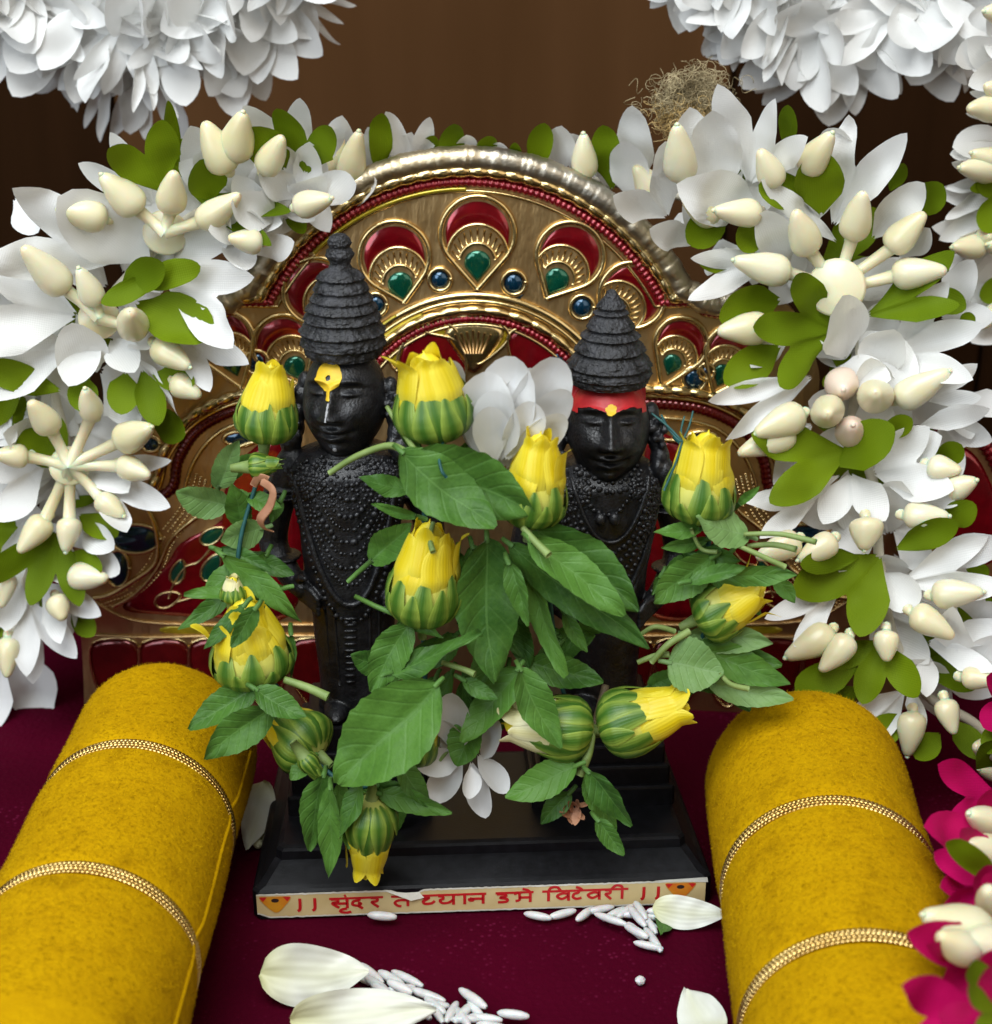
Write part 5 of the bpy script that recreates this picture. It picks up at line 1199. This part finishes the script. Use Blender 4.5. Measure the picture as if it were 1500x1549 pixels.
LA = [
 (605, 682, 742, 800, 92, dict(Y=-1, bl=.9)), (625, 690, 806, 776, 112, dict(Y=1, roll=14, bl=.75)), (622, 742, 542, 723, 34, dict(Y=7)), (632, 782, 560, 762, 17, dict(Y=5, fold=.6)), (560, 850, 628, 790, 50, dict(Y=8, pet=52)),
 (736, 815, 745, 1022, 100, dict(Y=3, roll=-10)), (620, 942, 562, 1045, 58, dict(Y=1)), (590, 1018, 734, 963, 42, dict(Y=-1, roll=-35, wave=.12)), (585, 1010, 528, 990, 40, dict(Y=5)), (600, 930, 672, 962, 26, dict(Y=2, pet=70, roll=30)),
 (662, 1034, 512, 1186, 128, dict(Y=-5, bl=.85, roll=8, curl=.03)), (785, 1010, 706, 1122, 60, dict(Y=3, roll=20)), (700, 1028, 752, 1058, 26, dict(Y=0)), (770, 822, 980, 978, 62, dict(Y=2, roll=12)), (808, 798, 963, 918, 86, dict(Y=3)), (800, 815, 936, 932, 62, dict(Y=-1, roll=-14)),
 (768, 848, 800, 946, 34, dict(Y=0, roll=25)), (790, 868, 862, 1016, 44, dict(Y=4, roll=35)), (852, 925, 888, 986, 24, dict(Y=6)), (720, 1092, 690, 1158, 56, dict(Y=5, roll=15)),
 (330, 738, 363, 662, 40, dict(Y=22, m='leafpale')), (345, 765, 266, 742, 54, dict(Y=21, m='leafpale', roll=-20)), (398, 798, 333, 815, 50, dict(Y=18, m='leafpale')), (368, 800, 352, 728, 40, dict(Y=19)), (372, 748, 426, 772, 30, dict(Y=18)), (425, 755, 408, 790, 22, dict(Y=19)), (340, 720, 395, 690, 30, dict(Y=23)),
 (335, 838, 456, 942, 38, dict(Y=13, roll=20)), (330, 832, 412, 862, 28, dict(Y=16)), (362, 858, 412, 896, 46, dict(Y=15, m='leafpale')), (402, 906, 278, 900, 30, dict(Y=12, roll=30)), (430, 890, 350, 910, 26, dict(Y=14)), (372, 914, 310, 982, 26, dict(Y=4, roll=30)), (388, 918, 348, 976, 34, dict(Y=1)), (440, 955, 442, 1028, 12, dict(Y=10)),
 (392, 1030, 288, 1104, 52, dict(Y=3, roll=15)), (412, 1068, 312, 1142, 60, dict(Y=0)), (385, 1042, 462, 1086, 44, dict(Y=-1)),
 (490, 1170, 466, 1284, 52, dict(Y=-2, roll=-20)), (500, 1188, 498, 1324, 38, dict(Y=-5, roll=18)), (548, 1178, 516, 1268, 34, dict(Y=-6, roll=40)), (572, 1200, 684, 1228, 38, dict(Y=-3)), (568, 1188, 652, 1222, 42, dict(Y=-1, roll=20)), (600, 1150, 652, 1222, 38, dict(Y=-2)), (515, 1180, 520, 1280, 34, dict(Y=-3, roll=-30)),
 (640, 690, 600, 640, 20, dict(Y=12)), (700, 700, 730, 650, 34, dict(Y=14)), (690, 960, 640, 1010, 40, dict(Y=7)), (560, 1100, 640, 1060, 60, dict(Y=5)), (470, 1150, 440, 1180, 30, dict(Y=3)), (780, 930, 800, 1010, 40, dict(Y=9)), (760, 960, 720, 1050, 50, dict(Y=9)),
]
rql = random.Random(19)
for (cx, cy, sxx, syy, k) in [(720, 900, 60, 70, 9), (690, 1020, 60, 30, 6), (380, 850, 30, 60, 6), (560, 1190, 50, 25, 4)]:
    for q in range(k):
        x, y, an = rql.gauss(cx, sxx*.6), rql.gauss(cy, syy*.6), rql.uniform(.2, 2.9); L = rql.uniform(70, 120)
        LA.append((x, y, x + L*math.cos(an), y + L*math.sin(an), rql.uniform(28, 48), dict(Y=rql.uniform(9, 13) if cx > 450 else 20, roll=rql.uniform(-40, 40))))
for i, e in enumerate(LA): put_leaf(ga, e, i + 1)
put_stem(ga, [(498, 716, 8), (540, 690, 7), (590, 674, 5), (620, 690, 2)], .75)
put_stem(ga, [(585, 615, 10), (610, 655, 6), (640, 700, 0)], .6)
put_stem(ga, [(668, 1002, 0), (700, 1012, -1), (718, 1020, -2)], .7); put_stem(ga, [(430, 1028, 3), (465, 1040, 2), (496, 1054, 1)], 1.0)
put_stem(ga, [(665, 1150, 5), (690, 1120, 5), (715, 1098, 5)], .55); put_stem(ga, [(655, 790, 2), (650, 815, 0), (655, 835, -2)], .6)
put_stem(ga, [(400, 690, 19), (385, 740, 18), (365, 810, 16), (360, 880, 14), (380, 1000, 10), (420, 1040, 8), (480, 1150, 5), (540, 1190, 2), (600, 1160, 5), (640, 1050, 8), (640, 950, 9), (640, 800, 9), (660, 680, 9)], .45, 'thread', 'thread')
put_stem(ga, [(672, 664, 5), (664, 690, 0), (668, 712, -2.5), (675, 722, -2.5)], .25, 'thread', 'thread')
put_stem(ga, [(395, 728, 14), (412, 742, 12), (408, 765, 12), (394, 785, 12), (398, 798, 13), (410, 803, 14)], .9, 'dry', 'dried_petal', .18); put_stem(ga, [(383, 735, 15), (392, 722, 14), (405, 726, 14)], .8, 'dry', 'dried_petal', .18)
mum(ga, (376, 706), (424, 702), 34, 16, green=.9, petal='sepal', nsep=6, seed=31); mum(ga, (352, 910), (352, 872), 36, 11, green=.8, petal='cpetal', nsep=7, seed=32); mum(ga, (458, 1142), (486, 1178), 26, 2, green=.9, petal='sepal', nsep=6, seed=33)

gb = thing('flower_garland', P(930, 1040, 8), 'fresh garland of yellow chrysanthemum buds, white flowers and basil hung on the red marked figure', 'garland')
mum(gb, (800, 794), (818, 652), 104, 5, -1, green=.46, flares=[(60, .98, .42, .34), (10, 1.0, .12, .4), (-30, 1.0, .1, .4), (40, .9, .1, .3)], seed=11)
mum(gb, (1050, 786), (1072, 650), 114, 14, -1, green=.56, flares=[(-30, .96, .20, .42), (20, 1.04, .18, .36), (-62, 1.0, .22, .3), (48, 1.02, .2, .3)], seed=12)
mum(gb, (1052, 938), (1158, 888), 98, 12, -1, green=.46, flares=[(-20, 1.0, .12, .4), (-75, 1.08, .42, .3), (25, .9, .1, .36), (85, 1.05, .35, .3)], seed=13)
mum(gb, (896, 1104), (758, 1094), 104, 4, -1, green=.72, petal='cpetal', flares=[(30, 1.1, .22, .4), (65, 1.12, .4, .34), (-20, .95, .1, .3)], seed=14)
mum(gb, (906, 1106), (1040, 1064), 108, 5, -1, green=.66, flares=[(-20, 1.1, .2, .42), (35, 1.05, .18, .4), (-60, 1.0, .2, .3)], seed=15)
for e in [(742, 712, 730, 545, dict(sp=22)), (752, 712, 785, 528, dict(sp=20)), (760, 715, 838, 538, dict(sp=16)), (768, 715, 852, 585, dict(sp=14)), (745, 712, 712, 600, dict(sp=16)), (738, 715, 712, 690, dict(sp=20)), (755, 700, 760, 575, dict(sp=24, dy=-3)), (765, 700, 810, 600, dict(sp=20, dy=-4)), (748, 705, 735, 610, dict(sp=20, dy=-4)), (690, 620, 670, 545, dict(sp=20, dy=4)), (770, 705, 848, 620, dict(sp=18, dy=-2)), (760, 690, 800, 545, dict(sp=22, dy=3))]:
    bx, by, tx, ty, o = e; Y = 12 + o.get('dy', 0); b = P(bx, by, Y); ctr[0] += 1
    fan(b, P(tx, ty, Y - 3), 1, o['sp']*1.0, random.Random(ctr[0]).uniform(-25, 25), .8, .18, seed=ctr[0], pw=1.9, fold=.2).build('white_petal', M['wpetal'], gb)
for e in [(702, 1150, 618, 1150, dict(sp=26)), (700, 1148, 648, 1216, dict(sp=26)), (712, 1150, 736, 1234, dict(sp=22)), (722, 1140, 764, 1196, dict(sp=24)), (728, 1150, 756, 1088, dict(sp=22)), (690, 1140, 684, 1045, dict(sp=22)), (712, 1158, 708, 1212, dict(sp=30, dy=-4)), (700, 1140, 664, 1082, dict(sp=24, dy=2))]:
    bx, by, tx, ty, o = e; Y = 6 + o.get('dy', 0); b = P(bx, by, Y); ctr[0] += 1
    fan(b, P(tx, ty, Y - 3), 1, o['sp'], random.Random(ctr[0]).uniform(-35, 35), .7, .2, seed=ctr[0], pw=1.5, fold=.45).build('white_petal', M['wpetal'], gb)
LB = [
 (785, 1010, 842, 1128, 56, dict(Y=-1, roll=-15)), (800, 1000, 912, 1032, 50, dict(Y=8)), (872, 1158, 764, 1206, 54, dict(Y=-1)), (872, 1150, 800, 1196, 44, dict(Y=2)), (888, 1165, 956, 1248, 44, dict(Y=-1, roll=30)), (902, 1238, 944, 1292, 30, dict(Y=-2)), (862, 1198, 818, 1246, 34, dict(Y=1)), (885, 1170, 930, 1255, 36, dict(Y=1)),
 (1132, 812, 1048, 785, 62, dict(Y=9, m='leafpale')), (1062, 800, 988, 806, 26, dict(Y=11)), (1070, 815, 1000, 828, 24, dict(Y=12)), (1078, 842, 986, 908, 62, dict(Y=10, roll=-20)), (1060, 850, 1000, 880, 44, dict(Y=13)), (1078, 872, 1204, 862, 36, dict(Y=8, roll=25)), (1172, 868, 1202, 912, 28, dict(Y=12)), (1050, 838, 1120, 848, 34, dict(Y=12)), (1040, 880, 1130, 860, 28, dict(Y=7)),
 (1010, 1002, 1094, 1018, 84, dict(Y=6, m='leafpale', bl=.7)), (1048, 975, 1194, 1034, 52, dict(Y=10)), (1070, 1032, 1198, 1056, 44, dict(Y=9, m='leafpale')), (1040, 958, 1168, 968, 46, dict(Y=12, m='leafpale')), (1060, 990, 1180, 1010, 46, dict(Y=13)), (1030, 1015, 1110, 1045, 40, dict(Y=12)), (1115, 765, 1150, 735, 14, dict(Y=14)), (980, 1040, 1040, 1010, 34, dict(Y=14)), (1100, 860, 1150, 930, 34, dict(Y=15)),
 (1000, 870, 985, 900, 14, dict(Y=14)), (830, 1000, 900, 960, 40, dict(Y=12)), (740, 720, 700, 690, 24, dict(Y=13)),
]
for (cx, cy, sxx, syy, k) in [(1080, 1000, 50, 30, 5), (1070, 830, 40, 20, 4), (850, 960, 40, 40, 4)]:
    for q in range(k):
        x, y, an = rql.gauss(cx, sxx*.6), rql.gauss(cy, syy*.6), rql.uniform(-.4, 2.4); L = rql.uniform(60, 105)
        LB.append((x, y, x + L*math.cos(an), y + L*math.sin(an), rql.uniform(24, 42), dict(Y=rql.uniform(12, 15), roll=rql.uniform(-40, 40))))
for i, e in enumerate(LB): put_leaf(gb, e, i + 101)
put_stem(gb, [(1125, 808, 8), (1180, 808, 6), (1234, 820, 3)], .62); put_stem(gb, [(1130, 826, 9), (1170, 824, 8), (1204, 831, 6)], .7); put_stem(gb, [(1100, 818, 8), (1145, 838, 6), (1188, 858, 5)], .6)
put_stem(gb, [(985, 1002, 6), (1010, 975, 6), (1042, 955, 8)], .8); put_stem(gb, [(964, 1002, 7), (990, 992, 7), (1012, 990, 7)], .7); put_stem(gb, [(966, 962, 9), (990, 948, 8), (1020, 955, 9)], .6); put_stem(gb, [(1088, 1018, 4), (1105, 1035, 3), (1132, 1042, 3)], .6); put_stem(gb, [(1045, 800, 10), (1060, 830, 10), (1085, 835, 9)], .5)
put_stem(gb, [(916, 1036, 9), (905, 1080, 6), (893, 1112, 4)], .85, 'bstem'); put_stem(gb, [(896, 1108, 3), (890, 1140, 1), (876, 1172, 0)], .95); put_stem(gb, [(790, 798, 0), (812, 822, -2), (830, 840, -4)], .8)
put_stem(gb, [(808, 790, 10), (830, 900, 10), (850, 1040, 9), (893, 1108, 5), (980, 1080, 8), (1050, 1000, 11), (1070, 900, 13), (1070, 800, 15), (1050, 700, 19), (1020, 660, 23)], .45, 'thread', 'thread')
for pts in [[(985, 625, 16), (1010, 645, 14), (1032, 668, 12)], [(1048, 622, 16), (1042, 645, 14), (1032, 668, 12), (1022, 700, 11), (1004, 742, 10)], [(1035, 630, 16), (1030, 650, 14), (1030, 668, 12), (1012, 650, 14), (1000, 628, 17)]]:
    put_stem(gb, pts, .2, 'thread', 'thread')
for k in range(14):
    rqd = random.Random(k); an = rqd.uniform(0, 6.28); b = P(866 + rqd.uniform(-8, 8), 1222 + rqd.uniform(-8, 8), 1.5); t = P(868 + 22*math.cos(an), 1228 + 20*math.sin(an), -1)
    fan(b, t, 1, 22, rqd.uniform(-40, 40), .5, .2, seed=k).build('dried_petal', M['dry'], gb)

# ------------------------------------------------------------------ loose petals, rice and wool
def loose(name, b, t, wpx, label, mat='loose', roll=0, z0=0.6, z1=0.6, fold=.1, cat='petal', curl=.1, wave=.10):
    bb = G(*b, z0); tt = G(*t, z1); mb = leaf(bb, tt, wpx, roll, curl, fold, 3 + len(label)*.7, 0, wave, .7, 0.0)
    lo = min(v.z for v in mb.v)
    if lo < 0.35:
        for v in mb.v: v.z += 0.35 - lo
    o = mb.build(name, M[mat]); o['label'] = label; o['category'] = cat
    return o
def down(e): return e
loose('fallen_petal', (396, 1182), (374, 1286), 52, 'ivory petal leaning between the bolster and the pedestal corner', z0=9, z1=1)
loose('fallen_petal', (986, 1392), (1098, 1402), 50, 'broad ivory petal tucked under the labelled pedestal corner', fold=.02, curl=0.0, z0=.35, z1=.35, wave=.02)
loose('green_sepal', (1008, 1372), (1000, 1418), 34, 'curled green sepal among rice grains under the pedestal label', 'leaf', cat='sepal')
loose('fallen_petal', (396, 1502), (560, 1500), 92, 'large ivory petal beside a pile of rice with a creased face', z1=1.5)
loose('fallen_petal', (440, 1560), (660, 1545), 84, 'long ivory petal overlapping a larger creased petal near rice', z0=2.2, z1=2.5)
loose('fallen_petal', (1075, 1580), (1040, 1508), 74, 'ivory petal lying alone on the maroon cloth near a white crumb', z1=1)
o = MB().ellipsoid(G(394, 1262, 1.6), 1.3, 1.6, 2.0, 9, 6).ellipsoid(G(400, 1248, 2.2), 1.0, 1.2, 1.4, 9, 6).ellipsoid(G(390, 1276, 1.2), 1.0, 1.1, 1.0, 9, 6).build('pollen_crumb', M['cpetal']); o['label'] = 'crumbled yellow green flower bit against the black pedestal side'; o['category'] = 'crumb'
o = MB().ellipsoid((0, 0, 0.8), 1.0, .85, .8, 7, 5); p = G(968, 1489, 0.0)
for v in o.v: v += Vector((p.x, p.y, 0.1)) + Vector((1, 1, .4))*(0.25*mnoise.noise(v*1.7))
o = o.build('crumb', M['rice'], smooth=False); o['label'] = 'tiny white crumb alone on the maroon cloth'; o['category'] = 'crumb'
fl = leaf(P(72, 1352, -16), P(86, 1385, -19), 14, 0, .1, .2, 5)
rice_a = [(792, 1388, 834, 1398), (832, 1394, 868, 1386), (875, 1398, 893, 1383), (898, 1394, 948, 1414), (893, 1386, 922, 1380), (915, 1396, 940, 1384), (950, 1386, 976, 1414), (948, 1404, 974, 1428), (962, 1382, 974, 1400), (974, 1412, 1000, 1446), (970, 1436, 990, 1440), (976, 1396, 990, 1416), (556, 1398, 600, 1400), (938, 1392, 956, 1380)]
rice_b = [(544, 1464, 580, 1496), (572, 1476, 612, 1500), (592, 1476, 640, 1500), (538, 1480, 566, 1496), (552, 1492, 588, 1514), (586, 1498, 624, 1516), (618, 1504, 674, 1522), (644, 1518, 672, 1540), (654, 1528, 668, 1552), (676, 1552, 690, 1526), (690, 1552, 710, 1530), (694, 1508, 736, 1540), (708, 1544, 760, 1552), (752, 1546, 800, 1552), (600, 1512, 640, 1530), (560, 1500, 600, 1525), (630, 1530, 650, 1556), (720, 1556, 770, 1566)]
rqr = random.Random(5)
for k in range(8): x, y, an = rqr.gauss(640, 45), rqr.gauss(1530, 14), rqr.uniform(-.3, 1.2); rice_b.append((x, y, x + 44*math.cos(an), y + 30*math.sin(an)))
for k in range(6): x, y, an = rqr.gauss(930, 24), rqr.gauss(1396, 8), rqr.uniform(-.5, 1.2); rice_a.append((x, y, x + 40*math.cos(an), y + 26*math.sin(an)))
def rice(e, i, label, group):
    a, b = G(e[0], e[1], 0), G(e[2], e[3], 0); rq = random.Random(i + 50)
    ax = b - a; L = min(7.8, max(5.6, ax.length)); ax.normalize(); c = (a + b)/2; c.z = 1.15 + rq.choice([0, 0, .9])
    ax.z = rq.uniform(-.08, .08); ax.normalize()
    mb = MB(); r = rq.uniform(.68, .86)
    mb.lathe(c - ax*L/2, ax, [(0, .1), (L*.03, r*.38), (L*.1, r*.68), (L*.25, r*.94), (L*.5, r*1.05), (L*.75, r*.95), (L*.92, r*.66), (L*.98, r*.45), (L, .2)], 12)
    o = mb.build('rice_grain', M['rice']); o['label'] = label; o['category'] = 'rice grain'; o['group'] = group
for i, e in enumerate(rice_a): rice(e, i, 'white rice grain scattered along the foot of the pedestal label', 'rice grains at the foot of the pedestal')
for i, e in enumerate(rice_b): rice(e, i + 40, 'white rice grain in the pile beside the large ivory petals', 'rice grains beside the ivory petals')
o = fl.build('petal_fleck', M['cpetal']); o['label'] = 'tiny pale flower fleck stuck on the yellow bolster felt'; o['category'] = 'fleck'

tuft = thing('wool_tuft', P(1045, 200, 88), 'fuzzy brown and gold curled wool tuft on top of the white garland', 'tuft')
rq = random.Random(77); c0 = P(1045, 158, 90)
for nm, mt, cnt, cc, rr in [('brown_fibres', 'wool', 900, c0 + Vector((0, 0, 1.0)), 6.4), ('golden_fibres', 'woolgold', 700, c0 + Vector((-1.0, -1.0, -3.2)), 4.2)]:
    mb = MB()
    for i in range(cnt):
        p = cc + Vector((rq.gauss(0, .42)*rr*1.25, rq.gauss(0, .4)*rr, rq.gauss(0, .38)*rr)); d = Vector((rq.gauss(0, 1), rq.gauss(0, 1), rq.gauss(0, 1))).normalized()
        ph = rq.uniform(0, 6); e1 = d.orthogonal().normalized(); e2 = d.cross(e1); k = rq.uniform(.6, 1.5); ln = rq.uniform(1.5, 4.0)
        pts = [p + d*(ln*q/9) + (e1*math.cos(ph + q*.75) + e2*math.sin(ph + q*.75))*k for q in range(10)]
        mb.tube(pts, .075, 3, cap=False)
    mb.build(nm, M[mt], tuft, kind='stuff')
